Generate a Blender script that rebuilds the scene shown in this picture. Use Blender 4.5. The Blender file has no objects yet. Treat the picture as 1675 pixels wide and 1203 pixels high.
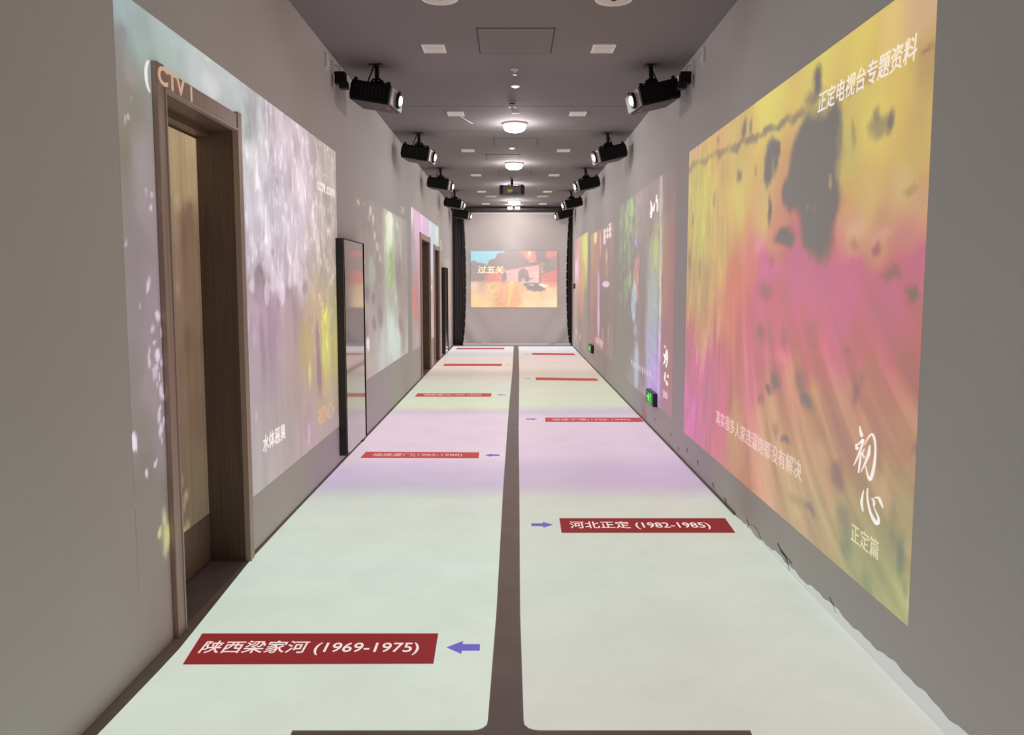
import bpy, bmesh, math, random
import numpy as np
from mathutils import Vector, Matrix

# ------------------------------------------------------------------ camera, world, light, exposure
scene = bpy.context.scene
C = scene.collection
cam_data = bpy.data.cameras.new('camera')
cam_data.sensor_width = 36.0
cam_data.lens = 36.0 * 1400.0 / 1675.0
cam_data.clip_end = 100
cam = bpy.data.objects.new('camera', cam_data)
C.objects.link(cam)
cam.location = (0, 0, 1.45)
cam.rotation_euler = (math.radians(90) - math.atan(138.0 / 1400.0), 0, 0)
scene.camera = cam

world = bpy.data.worlds.new('world')
scene.world = world
world.use_nodes = True
world.node_tree.nodes['Background'].inputs[0].default_value = (0.05, 0.05, 0.05, 1)
world.node_tree.nodes['Background'].inputs[1].default_value = 0.3

scene.view_settings.view_transform = 'Standard'
scene.view_settings.look = 'None'
scene.view_settings.gamma = 1.0
scene.view_settings.use_curve_mapping = False
scene.view_settings.exposure = 0.0

REFL = (0.235, 0.215, 0.202)
REFL_MID = (0.27, 0.247, 0.238)
REFL_FAR = (0.285, 0.262, 0.253)      # light the bare wall already returns, so a projected picture adds only the rest
FLOOR_REFL = (0.17, 0.155, 0.15)
LAMP_POWER = 12.0
LAMP_GLOW = 22.0
SPILL_POWER = 17.0               # stray light of each wall projector
XL, XR, H = -1.388, 1.402, 3.20  # corridor: left wall, right wall, ceiling height
YN, YF = -2.5, 20.6              # near end and far end

PI = math.pi
random.seed(4)

def lin(c):
    out = []
    for v in c:
        v = v / 255.0
        out.append(v / 12.92 if v <= 0.04045 else ((v + 0.055) / 1.055) ** 2.4)
    return tuple(out)

# ------------------------------------------------------------------ materials
def mat(name, rgb, rough=0.6, metal=0.0, noise=0.0, nscale=8.0, bump=0.0, bscale=60.0, emit=None, estr=0.0, spec=0.5, stretch=(1, 1, 1)):
    m = bpy.data.materials.new(name)
    m.use_nodes = True
    nt = m.node_tree
    b = nt.nodes['Principled BSDF']
    base = lin(rgb)
    b.inputs['Base Color'].default_value = (*base, 1)
    b.inputs['Roughness'].default_value = rough
    b.inputs['Metallic'].default_value = metal
    b.inputs['Specular IOR Level'].default_value = spec
    if noise > 0 or bump > 0:
        tc = nt.nodes.new('ShaderNodeTexCoord')
        mp = nt.nodes.new('ShaderNodeMapping')
        mp.inputs['Scale'].default_value = stretch
        nt.links.new(tc.outputs['Object'], mp.inputs['Vector'])
    if noise > 0:
        n = nt.nodes.new('ShaderNodeTexNoise')
        n.inputs['Scale'].default_value = nscale
        n.inputs['Detail'].default_value = 6
        nt.links.new(mp.outputs[0], n.inputs['Vector'])
        r = nt.nodes.new('ShaderNodeValToRGB')
        r.color_ramp.elements[0].position = 0.3
        r.color_ramp.elements[1].position = 0.7
        r.color_ramp.elements[0].color = (*[v * (1 - noise) for v in base], 1)
        r.color_ramp.elements[1].color = (*[min(1, v * (1 + noise)) for v in base], 1)
        nt.links.new(n.outputs['Fac'], r.inputs['Fac'])
        nt.links.new(r.outputs['Color'], b.inputs['Base Color'])
    if bump > 0:
        n2 = nt.nodes.new('ShaderNodeTexNoise')
        n2.inputs['Scale'].default_value = bscale
        nt.links.new(mp.outputs[0], n2.inputs['Vector'])
        bp = nt.nodes.new('ShaderNodeBump')
        bp.inputs['Strength'].default_value = bump
        bp.inputs['Distance'].default_value = 0.01
        nt.links.new(n2.outputs['Fac'], bp.inputs['Height'])
        nt.links.new(bp.outputs['Normal'], b.inputs['Normal'])
    if emit:
        b.inputs['Emission Color'].default_value = (*lin(emit), 1)
        b.inputs['Emission Strength'].default_value = estr
    return m

WALL_RGB = (201, 198, 197)
M = {}
M['wall'] = mat('wall_paint', WALL_RGB, 0.75, noise=0.025, nscale=1.3, bump=0.15, bscale=180, spec=0.3)
M['ceiling'] = mat('ceiling_paint', (137, 133, 135), 0.85, noise=0.02, nscale=1.0, spec=0.2)
M['seam'] = mat('ceiling_seam', (92, 84, 83), 0.9)
M['floor'] = mat('grey_floor', (152, 139, 137), 0.55, noise=0.07, nscale=5, bump=0.2, bscale=90)
M['sill'] = mat('threshold_floor', (122, 113, 111), 0.6, noise=0.08, nscale=5)
M['black'] = mat('black_plastic', (9, 7, 9), 0.5, spec=0.2)
M['black_soft'] = mat('black_painted_metal', (18, 16, 18), 0.5, spec=0.3)
M['under'] = mat('projector_shell_dark', (58, 55, 55), 0.45)
M['front'] = mat('projector_front', (128, 119, 119), 0.4)
M['white'] = mat('white_plastic', (248, 246, 244), 0.5)
M['offwhite'] = mat('off_white_plastic', (222, 217, 213), 0.5)
M['chrome'] = mat('bright_screw', (200, 200, 200), 0.25, metal=1)
M['lens'] = mat('lit_lens', (255, 250, 245), 0.2, emit=(255, 247, 238), estr=7.0)
M['lens_dim'] = mat('lit_lens_yellow', (250, 250, 200), 0.2, emit=(235, 245, 160), estr=4.0)
M['lamp'] = mat('lamp_diffuser', (255, 245, 240), 0.4, emit=(255, 240, 232), estr=LAMP_GLOW)
M['spot'] = mat('small_lit_downlight', (255, 250, 245), 0.4, emit=(255, 245, 240), estr=3.0)
M['screen_cloth'] = mat('screen_cloth', (196, 189, 188), 0.8, noise=0.02, nscale=3)
M['hem'] = mat('white_hem', (232, 230, 230), 0.6)
M['curtain'] = mat('black_curtain', (92, 83, 84), 0.85, noise=0.15, nscale=5, stretch=(6, 6, 0.4))
M['truss'] = mat('dark_truss', (60, 54, 54), 0.5, metal=0.3)
M['mirror'] = mat('glossy_display_glass', (176, 170, 168), 0.07, metal=0.88, noise=0.05, nscale=2)
M['frame_black'] = mat('black_display_edge', (30, 26, 30), 0.35)
M['green_lit'] = mat('lit_green_pictogram', (120, 255, 130), 0.4, emit=(70, 250, 95), estr=1.1)
M['green_dark'] = mat('dark_green_face', (10, 70, 35), 0.4, emit=(8, 90, 40), estr=0.35)
M['chip'] = mat('bare_plaster', (214, 200, 192), 0.9)
M['crack'] = mat('crack_dirt', (70, 62, 58), 0.95)
M['yellow_label'] = mat('yellow_sticker', (205, 200, 70), 0.5)
M['grey_label'] = mat('grey_sticker', (150, 146, 144), 0.5)
M['red_led'] = mat('red_led', (200, 60, 50), 0.5, emit=(230, 90, 70), estr=0.4)

def wood_mat(name, dark, light, rough=0.4, scale=6.0):
    m = bpy.data.materials.new(name)
    m.use_nodes = True
    nt = m.node_tree
    b = nt.nodes['Principled BSDF']
    tc = nt.nodes.new('ShaderNodeTexCoord')
    mp = nt.nodes.new('ShaderNodeMapping')
    mp.inputs['Scale'].default_value = (9, 9, 0.45)
    n = nt.nodes.new('ShaderNodeTexNoise')
    n.inputs['Scale'].default_value = scale
    n.inputs['Detail'].default_value = 8
    n.inputs['Roughness'].default_value = 0.7
    r = nt.nodes.new('ShaderNodeValToRGB')
    r.color_ramp.elements[0].position = 0.32
    r.color_ramp.elements[1].position = 0.68
    r.color_ramp.elements[0].color = (*lin(dark), 1)
    r.color_ramp.elements[1].color = (*lin(light), 1)
    nt.links.new(tc.outputs['Object'], mp.inputs['Vector'])
    nt.links.new(mp.outputs[0], n.inputs['Vector'])
    nt.links.new(n.outputs['Fac'], r.inputs['Fac'])
    nt.links.new(r.outputs['Color'], b.inputs['Base Color'])
    b.inputs['Roughness'].default_value = rough
    return m
M['trim_wood'] = wood_mat('door_casing_wood', (150, 124, 113), (186, 158, 143))
M['jamb_wood'] = wood_mat('door_jamb_wood', (92, 75, 66), (114, 95, 84), 0.45)
M['leaf_wood'] = wood_mat('door_leaf_wood', (104, 86, 72), (128, 106, 90), 0.4)
M['edge_wood'] = mat('pale_casing_edge', (176, 156, 144), 0.4)

def picture_mat(name, base=WALL_RGB, rough=0.7, attr='Col', grain=0.05):
    m = bpy.data.materials.new(name)
    m.use_nodes = True
    nt = m.node_tree
    b = nt.nodes['Principled BSDF']
    b.inputs['Base Color'].default_value = (*lin(base), 1)
    b.inputs['Roughness'].default_value = rough
    b.inputs['Specular IOR Level'].default_value = 0.2
    a = nt.nodes.new('ShaderNodeAttribute')
    a.attribute_name = attr
    tc = nt.nodes.new('ShaderNodeTexCoord')
    n = nt.nodes.new('ShaderNodeTexNoise')
    n.inputs['Scale'].default_value = 55
    n.inputs['Detail'].default_value = 3
    mr = nt.nodes.new('ShaderNodeMapRange')
    mr.inputs['To Min'].default_value = 1 - grain * 2
    mr.inputs['To Max'].default_value = 1 + grain * 2
    nt.links.new(tc.outputs['Object'], n.inputs['Vector'])
    nt.links.new(n.outputs['Fac'], mr.inputs['Value'])
    nt.links.new(a.outputs['Color'], b.inputs['Emission Color'])
    nt.links.new(mr.outputs[0], b.inputs['Emission Strength'])
    m.cycles.emission_sampling = 'NONE'
    return m
M['picture'] = picture_mat('projected_film_on_paint')
M['picture_cloth'] = picture_mat('projected_film_on_cloth', (196, 189, 188), grain=0.02)
M['picture_wood'] = picture_mat('projected_film_on_wood', (96, 80, 68), 0.4, grain=0.03)

def glow_mat(name, rgb, refl=REFL, base=WALL_RGB):
    """a flat patch of projected colour on the paint: what the beam adds to the wall"""
    m = bpy.data.materials.new(name)
    m.use_nodes = True
    b = m.node_tree.nodes['Principled BSDF']
    b.inputs['Base Color'].default_value = (*lin(base), 1)
    b.inputs['Roughness'].default_value = 0.7
    b.inputs['Specular IOR Level'].default_value = 0.2
    e = [max(0, v - r) for v, r in zip(lin(rgb), refl)]
    b.inputs['Emission Color'].default_value = (*e, 1)
    b.inputs['Emission Strength'].default_value = 1
    return m
M['letter_white'] = glow_mat('projected_white_letters', (246, 238, 232))
M['letter_pink'] = glow_mat('projected_pinkish_letters', (232, 205, 205))
M['letter_cream'] = glow_mat('projected_cream_letters', (226, 218, 190))
M['letter_orange'] = glow_mat('projected_orange_letters', (222, 178, 140))
M['letter_grey'] = glow_mat('projected_grey_letters', (205, 196, 190))
M['letter_wood'] = glow_mat('projected_letters_on_wood', (196, 168, 144), (0.09, 0.07, 0.06), (150, 125, 105))
M['letter_gold'] = glow_mat('projected_gold_letters', (255, 240, 190))
M['banner'] = glow_mat('projected_red_banner', (140, 62, 64), (0.03, 0.03, 0.03), (80, 45, 45))
M['banner_far'] = glow_mat('projected_red_banner_far', (190, 88, 88), (0.03, 0.03, 0.03), (80, 45, 45))
M['banner_text'] = glow_mat('projected_banner_letters', (250, 235, 228), FLOOR_REFL, (152, 139, 137))
M['banner_text_far'] = glow_mat('projected_banner_letters_far', (232, 190, 185), FLOOR_REFL, (152, 139, 137))
M['arrow'] = glow_mat('projected_blue_arrow', (118, 112, 190), (0.05, 0.05, 0.05), (90, 80, 100))
M['spill'] = glow_mat('projector_light_on_skirting', (192, 193, 190))

def floor_light_mat(name, stops, dim):
    """projected floor: bands of colour change along the corridor, one band per ceiling projector"""
    m = bpy.data.materials.new(name)
    m.use_nodes = True
    nt = m.node_tree
    b = nt.nodes['Principled BSDF']
    b.inputs['Base Color'].default_value = (*lin((152, 139, 137)), 1)
    b.inputs['Roughness'].default_value = 0.5
    b.inputs['Specular IOR Level'].default_value = 0.25
    tc = nt.nodes.new('ShaderNodeTexCoord')
    sep = nt.nodes.new('ShaderNodeSeparateXYZ')
    nt.links.new(tc.outputs['Object'], sep.inputs[0])
    mr = nt.nodes.new('ShaderNodeMapRange')
    mr.inputs['From Min'].default_value = 0
    mr.inputs['From Max'].default_value = 20
    nt.links.new(sep.outputs['Y'], mr.inputs['Value'])
    r = nt.nodes.new('ShaderNodeValToRGB')
    els = r.color_ramp.elements
    while len(els) > 1:
        els.remove(els[-1])
    for i, (y, c) in enumerate(stops):
        e = els[0] if i == 0 else els.new(y / 20)
        e.position = y / 20
        v = lin(c)
        e.color = (*[max(0, a * dim - q) for a, q in zip(v, FLOOR_REFL)], 1)
    nt.links.new(mr.outputs[0], r.inputs['Fac'])
    n = nt.nodes.new('ShaderNodeTexNoise')
    n.inputs['Scale'].default_value = 2.2
    n.inputs['Detail'].default_value = 8
    n.inputs['Roughness'].default_value = 0.65
    nt.links.new(tc.outputs['Object'], n.inputs['Vector'])
    m2 = nt.nodes.new('ShaderNodeMapRange')
    m2.inputs['To Min'].default_value = 0.86
    m2.inputs['To Max'].default_value = 1.13
    nt.links.new(n.outputs['Fac'], m2.inputs['Value'])
    nt.links.new(r.outputs['Color'], b.inputs['Emission Color'])
    nt.links.new(m2.outputs[0], b.inputs['Emission Strength'])
    n2 = nt.nodes.new('ShaderNodeTexNoise')
    n2.inputs['Scale'].default_value = 40
    n2.inputs['Detail'].default_value = 4
    nt.links.new(tc.outputs['Object'], n2.inputs['Vector'])
    bp = nt.nodes.new('ShaderNodeBump')
    bp.inputs['Strength'].default_value = 0.2
    bp.inputs['Distance'].default_value = 0.01
    nt.links.new(n2.outputs['Fac'], bp.inputs['Height'])
    nt.links.new(bp.outputs['Normal'], b.inputs['Normal'])
    return m
STOPS_L = [(0, (222, 224, 216)), (2.7, (221, 229, 216)), (4.2, (216, 228, 217)), (5.6, (213, 221, 210)), (6.05, (203, 192, 212)), (6.5, (214, 198, 220)),
           (7.1, (232, 213, 224)), (9.2, (230, 210, 222)), (9.6, (212, 200, 210)), (10.0, (220, 226, 200)), (11.3, (212, 220, 204)),
           (12.6, (214, 212, 196)), (13.6, (205, 194, 180)), (14.6, (232, 214, 204)), (16.6, (226, 216, 210)), (17.4, (210, 208, 210)), (18.4, (226, 226, 230)), (20, (238, 240, 246))]
STOPS_R = [(0, (220, 218, 212)), (2.7, (216, 216, 208)), (4.2, (211, 220, 209)), (5.6, (211, 215, 203)), (6.05, (206, 188, 208)), (6.6, (208, 190, 212)),
           (7.2, (226, 204, 220)), (9.0, (228, 206, 218)), (9.6, (206, 196, 208)), (10.1, (214, 220, 200)), (11.6, (214, 216, 196)),
           (13.0, (208, 206, 188)), (13.6, (208, 196, 182)), (14.8, (228, 212, 204)), (16.6, (224, 210, 202)), (17.4, (212, 206, 204)), (18.4, (228, 226, 230)), (20, (238, 240, 246))]
M['floor_light_left'] = floor_light_mat('projected_floor_light_left', STOPS_L, 1.0)
M['floor_light_right'] = floor_light_mat('projected_floor_light_right', STOPS_R, 1.0)

# ------------------------------------------------------------------ mesh helpers
def link_mesh(name, bm, material, parent=None, smooth=False, me=None):
    if me is None:
        me = bpy.data.meshes.new(name)
        bm.normal_update()
        bm.to_mesh(me)
        bm.free()
    mats = material if isinstance(material, list) else [material]
    if not me.materials:
        for m in mats:
            me.materials.append(m)
    if smooth:
        for p in me.polygons:
            p.use_smooth = True
    o = bpy.data.objects.new(name, me)
    C.objects.link(o)
    if parent:
        o.parent = parent
    return o

def box(bm, x0, x1, y0, y1, z0, z1, bevel=0.0):
    t = bmesh.new()
    bmesh.ops.create_cube(t, size=1)
    for v in t.verts:
        v.co = Vector(((v.co.x + .5) * (x1 - x0) + x0, (v.co.y + .5) * (y1 - y0) + y0, (v.co.z + .5) * (z1 - z0) + z0))
    if bevel > 0:
        bmesh.ops.bevel(t, geom=t.edges[:], offset=bevel, segments=2, affect='EDGES', profile=0.6)
    me = bpy.data.meshes.new('t')
    t.to_mesh(me)
    t.free()
    bm.from_mesh(me)
    bpy.data.meshes.remove(me)
    return bm

def boxo(name, dims, material, parent=None, bevel=0.0):
    bm = bmesh.new()
    box(bm, *dims, bevel=bevel)
    return link_mesh(name, bm, material, parent)

def cyl(bm, a, b, r0, r1=None, seg=20, cap=True):
    """tapered cylinder from a to b"""
    r1 = r0 if r1 is None else r1
    a, b = Vector(a), Vector(b)
    d = (b - a)
    q = d.to_track_quat('Z', 'Y').to_matrix().to_4x4()
    t = bmesh.new()
    bmesh.ops.create_cone(t, cap_ends=cap, segments=seg, radius1=r0, radius2=r1, depth=d.length)
    bmesh.ops.transform(t, matrix=Matrix.Translation((a + b) / 2) @ q, verts=t.verts[:])
    me = bpy.data.meshes.new('t')
    t.to_mesh(me)
    t.free()
    bm.from_mesh(me)
    bpy.data.meshes.remove(me)

def lathe(bm, prof, seg=32, axis_origin=(0, 0, 0)):
    """prof: (r, z) pairs turned about Z"""
    rings = []
    ox, oy, oz = axis_origin
    for r, z in prof:
        if r < 1e-6:
            rings.append([bm.verts.new((ox, oy, oz + z))])
        else:
            rings.append([bm.verts.new((ox + r * math.cos(2 * PI * k / seg), oy + r * math.sin(2 * PI * k / seg), oz + z)) for k in range(seg)])
    for a, b in zip(rings, rings[1:]):
        for k in range(seg):
            k2 = (k + 1) % seg
            if len(a) == 1 and len(b) == 1:
                continue
            if len(a) == 1:
                bm.faces.new((a[0], b[k2], b[k]))
            elif len(b) == 1:
                bm.faces.new((a[k], a[k2], b[0]))
            else:
                bm.faces.new((a[k], a[k2], b[k2], b[k]))

def tube(bm, pts, r, seg=8):
    rings = []
    n = len(pts)
    pts = [Vector(p) for p in pts]
    for i, p in enumerate(pts):
        d = (pts[min(i + 1, n - 1)] - pts[max(i - 1, 0)]).normalized()
        q = d.to_track_quat('Z', 'Y')
        rings.append([bm.verts.new(p + q @ Vector((r * math.cos(2 * PI * k / seg), r * math.sin(2 * PI * k / seg), 0))) for k in range(seg)])
    for a, b in zip(rings, rings[1:]):
        for k in range(seg):
            bm.faces.new((a[k], a[(k + 1) % seg], b[(k + 1) % seg], b[k]))
    bm.faces.new(rings[0])
    bm.faces.new(rings[-1])

def poly(bm, coords):
    return bm.faces.new([bm.verts.new(c) for c in coords])

def slab_x(bm, quads, x, t):
    """thin slabs standing on a wall plane: quads in (y,z), thickness t along x"""
    for q in quads:
        a = [bm.verts.new((x, y, z)) for y, z in q]
        b = [bm.verts.new((x + t, y, z)) for y, z in q]
        n = len(q)
        bm.faces.new(a)
        bm.faces.new(b[::-1])
        for k in range(n):
            bm.faces.new((a[k], b[k], b[(k + 1) % n], a[(k + 1) % n]))

def thing(name, label, cat, loc=(0, 0, 0), group=None, rot=(0, 0, 0)):
    o = bpy.data.objects.new(name, None)
    C.objects.link(o)
    o.location = loc
    o.rotation_euler = rot
    o.empty_display_size = 0.1
    o['label'] = label
    o['category'] = cat
    if group:
        o['group'] = group
    return o

def tag(o, label, cat, group=None):
    o['label'] = label
    o['category'] = cat
    if group:
        o['group'] = group
    return o

def struct(o, label=None):
    o['kind'] = 'structure'
    if label:
        o['label'] = label
    return o

def dup(root, loc=None, rot=None, label=None, group=None):
    r = root.copy()
    C.objects.link(r)
    if loc is not None:
        r.location = loc
    if rot is not None:
        r.rotation_euler = rot
    if label:
        r['label'] = label
    if group:
        r['group'] = group
    for ch in list(root.children):
        c = ch.copy()
        C.objects.link(c)
        c.parent = r
        for g in list(ch.children):
            d = g.copy()
            C.objects.link(d)
            d.parent = c
    return r

# text ------------------------------------------------------------------
def text_mesh(s, bold=0.0, spacing=1.0):
    cu = bpy.data.curves.new('text', 'FONT')
    cu.body = s
    cu.size = 1
    cu.offset = bold
    cu.space_character = spacing
    cu.resolution_u = 3
    o = bpy.data.objects.new('text', cu)
    C.objects.link(o)
    dg = bpy.context.evaluated_depsgraph_get()
    me = bpy.data.meshes.new_from_object(o.evaluated_get(dg))
    bpy.data.objects.remove(o)
    bpy.data.curves.remove(cu)
    return me

def place_text(name, s, origin, ux, uy, width, height, material, parent, bold=0.0, shear=0.0, spacing=1.0):
    """fit the string's ink box to width x height; origin is its lower left corner; ux, uy are the reading and up axes"""
    me = text_mesh(s, bold, spacing)
    me.name = name
    n = len(me.vertices)
    co = np.empty(n * 3)
    me.vertices.foreach_get('co', co)
    co = co.reshape(-1, 3)
    mn, mx = co.min(0), co.max(0)
    u = (co[:, 0] - mn[0]) / (mx[0] - mn[0]) * width
    v = (co[:, 1] - mn[1]) / (mx[1] - mn[1]) * height
    u = u + v * shear
    ux, uy = np.array(ux, float), np.array(uy, float)
    out = np.array(origin, float)[None, :] + u[:, None] * ux[None, :] + v[:, None] * uy[None, :]
    me.vertices.foreach_set('co', out.ravel())
    me.materials.clear()
    me.update()
    return link_mesh(name, None, material, parent, me=me)

def stroke_mesh(name, strokes, x, material, parent):
    bm = bmesh.new()
    for st in strokes:
        vs = [(bm.verts.new((x, a[0], a[1])), bm.verts.new((x, a[2], a[3]))) for a in st]
        for p, q in zip(vs, vs[1:]):
            bm.faces.new((p[0], q[0], q[1], p[1]))
    return link_mesh(name, bm, material, parent)

# film colours: control points (u, v, r, g, b) and patches (u, v, ru, rv, r, g, b, strength, softness) in metres on each surface
GATE = [([(-0.529,1.724),(-0.063,1.766),(-0.064,1.485),(-0.557,1.499)],(236,165,145),0.8),([(-0.134,1.752),(0.627,1.878),(0.628,1.471),(-0.162,1.499)],(242,200,196),0.95),([(0.402,1.696),(0.627,1.738),(0.628,1.471),(0.402,1.471)],(246,214,208),0.7),([(-0.162,1.78),(0.627,1.913),(0.627,1.871),(-0.162,1.738)],(190,135,135),0.95),([(-0.331,1.766),(-0.134,1.85),(0.655,1.961),(0.655,1.906),(-0.162,1.78)],(150,132,122),0.95),([(0.141,1.485),(0.141,1.654),(0.147,1.695),(0.164,1.732),(0.19,1.761),(0.224,1.78),(0.261,1.787),(0.298,1.78),(0.331,1.761),(0.358,1.732),(0.375,1.695),(0.381,1.654),(0.381,1.485)],(172,142,142),0.98),([(0.169,1.485),(0.183,1.639),(0.188,1.67),(0.201,1.697),(0.221,1.719),(0.247,1.733),(0.275,1.738),(0.303,1.733),(0.329,1.719),(0.349,1.697),(0.362,1.67),(0.367,1.639),(0.36,1.485)],(142,122,128),0.98),([(0.275,1.696),(0.36,1.696),(0.36,1.555),(0.247,1.555)],(205,165,170),0.7),([(-0.24,1.513),(-0.233,1.639),(-0.228,1.666),(-0.216,1.689),(-0.198,1.704),(-0.176,1.71),(-0.155,1.704),(-0.136,1.689),(-0.124,1.666),(-0.12,1.639),(-0.12,1.513)],(165,125,138),0.9),([(0.627,1.878),(0.669,1.864),(0.671,1.471),(0.628,1.471)],(172,150,145),0.95),([(0.67,1.654),(1.036,1.78),(1.038,1.457),(0.67,1.485)],(234,165,146),0.9),([(0.67,1.668),(1.036,1.801),(1.036,1.773),(0.67,1.639)],(172,150,130),0.9),([(0.67,1.485),(1.038,1.457),(1.038,1.401),(0.784,1.415)],(246,190,140),0.9),([(0.205,1.485),(0.614,1.485),(0.6,1.463),(0.219,1.463)],(248,238,232),0.95),([(0.332,1.457),(0.6,1.457),(0.727,1.345),(0.713,1.288),(0.431,1.288),(0.332,1.345)],(158,140,152),0.95),([(0.388,1.429),(0.501,1.429),(0.501,1.387),(0.402,1.401)],(225,220,225),0.9),([(0.289,1.611),(0.402,1.611),(0.402,1.499),(0.303,1.499)],(112,95,104),0.9),([(0.402,1.569),(0.473,1.562),(0.473,1.548),(0.402,1.541)],(120,100,108),0.9),([(0.219,1.569),(0.303,1.569),(0.303,1.485),(0.219,1.485)],(225,205,200),0.8),([(0.6,1.415),(0.699,1.443),(0.868,1.401),(0.727,1.359)],(255,246,228),0.9),([(-0.049,1.387),(0.078,1.457),(0.106,1.422),(-0.035,1.359)],(236,184,84),0.6),([(-0.106,1.373),(-0.233,1.429),(-0.261,1.387),(-0.12,1.345)],(236,184,84),0.6),([(-0.049,1.322),(0.095,1.392),(0.123,1.357),(-0.035,1.294)],(236,184,84),0.6),([(-0.106,1.308),(-0.25,1.364),(-0.278,1.322),(-0.12,1.28)],(236,184,84),0.6),([(-0.049,1.257),(0.112,1.328),(0.14,1.293),(-0.035,1.229)],(236,184,84),0.6),([(-0.106,1.243),(-0.267,1.3),(-0.295,1.257),(-0.12,1.215)],(236,184,84),0.6),([(-0.049,1.193),(0.129,1.263),(0.157,1.228),(-0.035,1.164)],(236,184,84),0.6),([(-0.106,1.178),(-0.284,1.235),(-0.312,1.193),(-0.12,1.15)],(236,184,84),0.6),([(-0.049,1.128),(0.146,1.198),(0.174,1.163),(-0.035,1.1)],(236,184,84),0.6),([(-0.106,1.114),(-0.301,1.17),(-0.329,1.128),(-0.12,1.085)],(236,184,84),0.6),([(-0.05,1.063),(0.163,1.133),(0.191,1.098),(-0.035,1.035)],(236,184,84),0.6),([(-0.106,1.049),(-0.318,1.105),(-0.347,1.063),(-0.12,1.021)],(236,184,84),0.6),([(-0.05,0.998),(0.18,1.069),(0.208,1.033),(-0.035,0.97)],(236,184,84),0.6),([(-0.106,0.984),(-0.335,1.04),(-0.364,0.998),(-0.12,0.956)],(236,184,84),0.6),([(-0.05,0.933),(0.197,1.004),(0.225,0.968),(-0.035,0.905)],(236,184,84),0.6),([(-0.106,0.919),(-0.352,0.975),(-0.381,0.933),(-0.12,0.891)],(236,184,84),0.6),([(-0.007,1.499),(0.035,1.471),(-0.064,0.908),(-0.12,0.908)],(254,226,140),0.6)]
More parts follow.
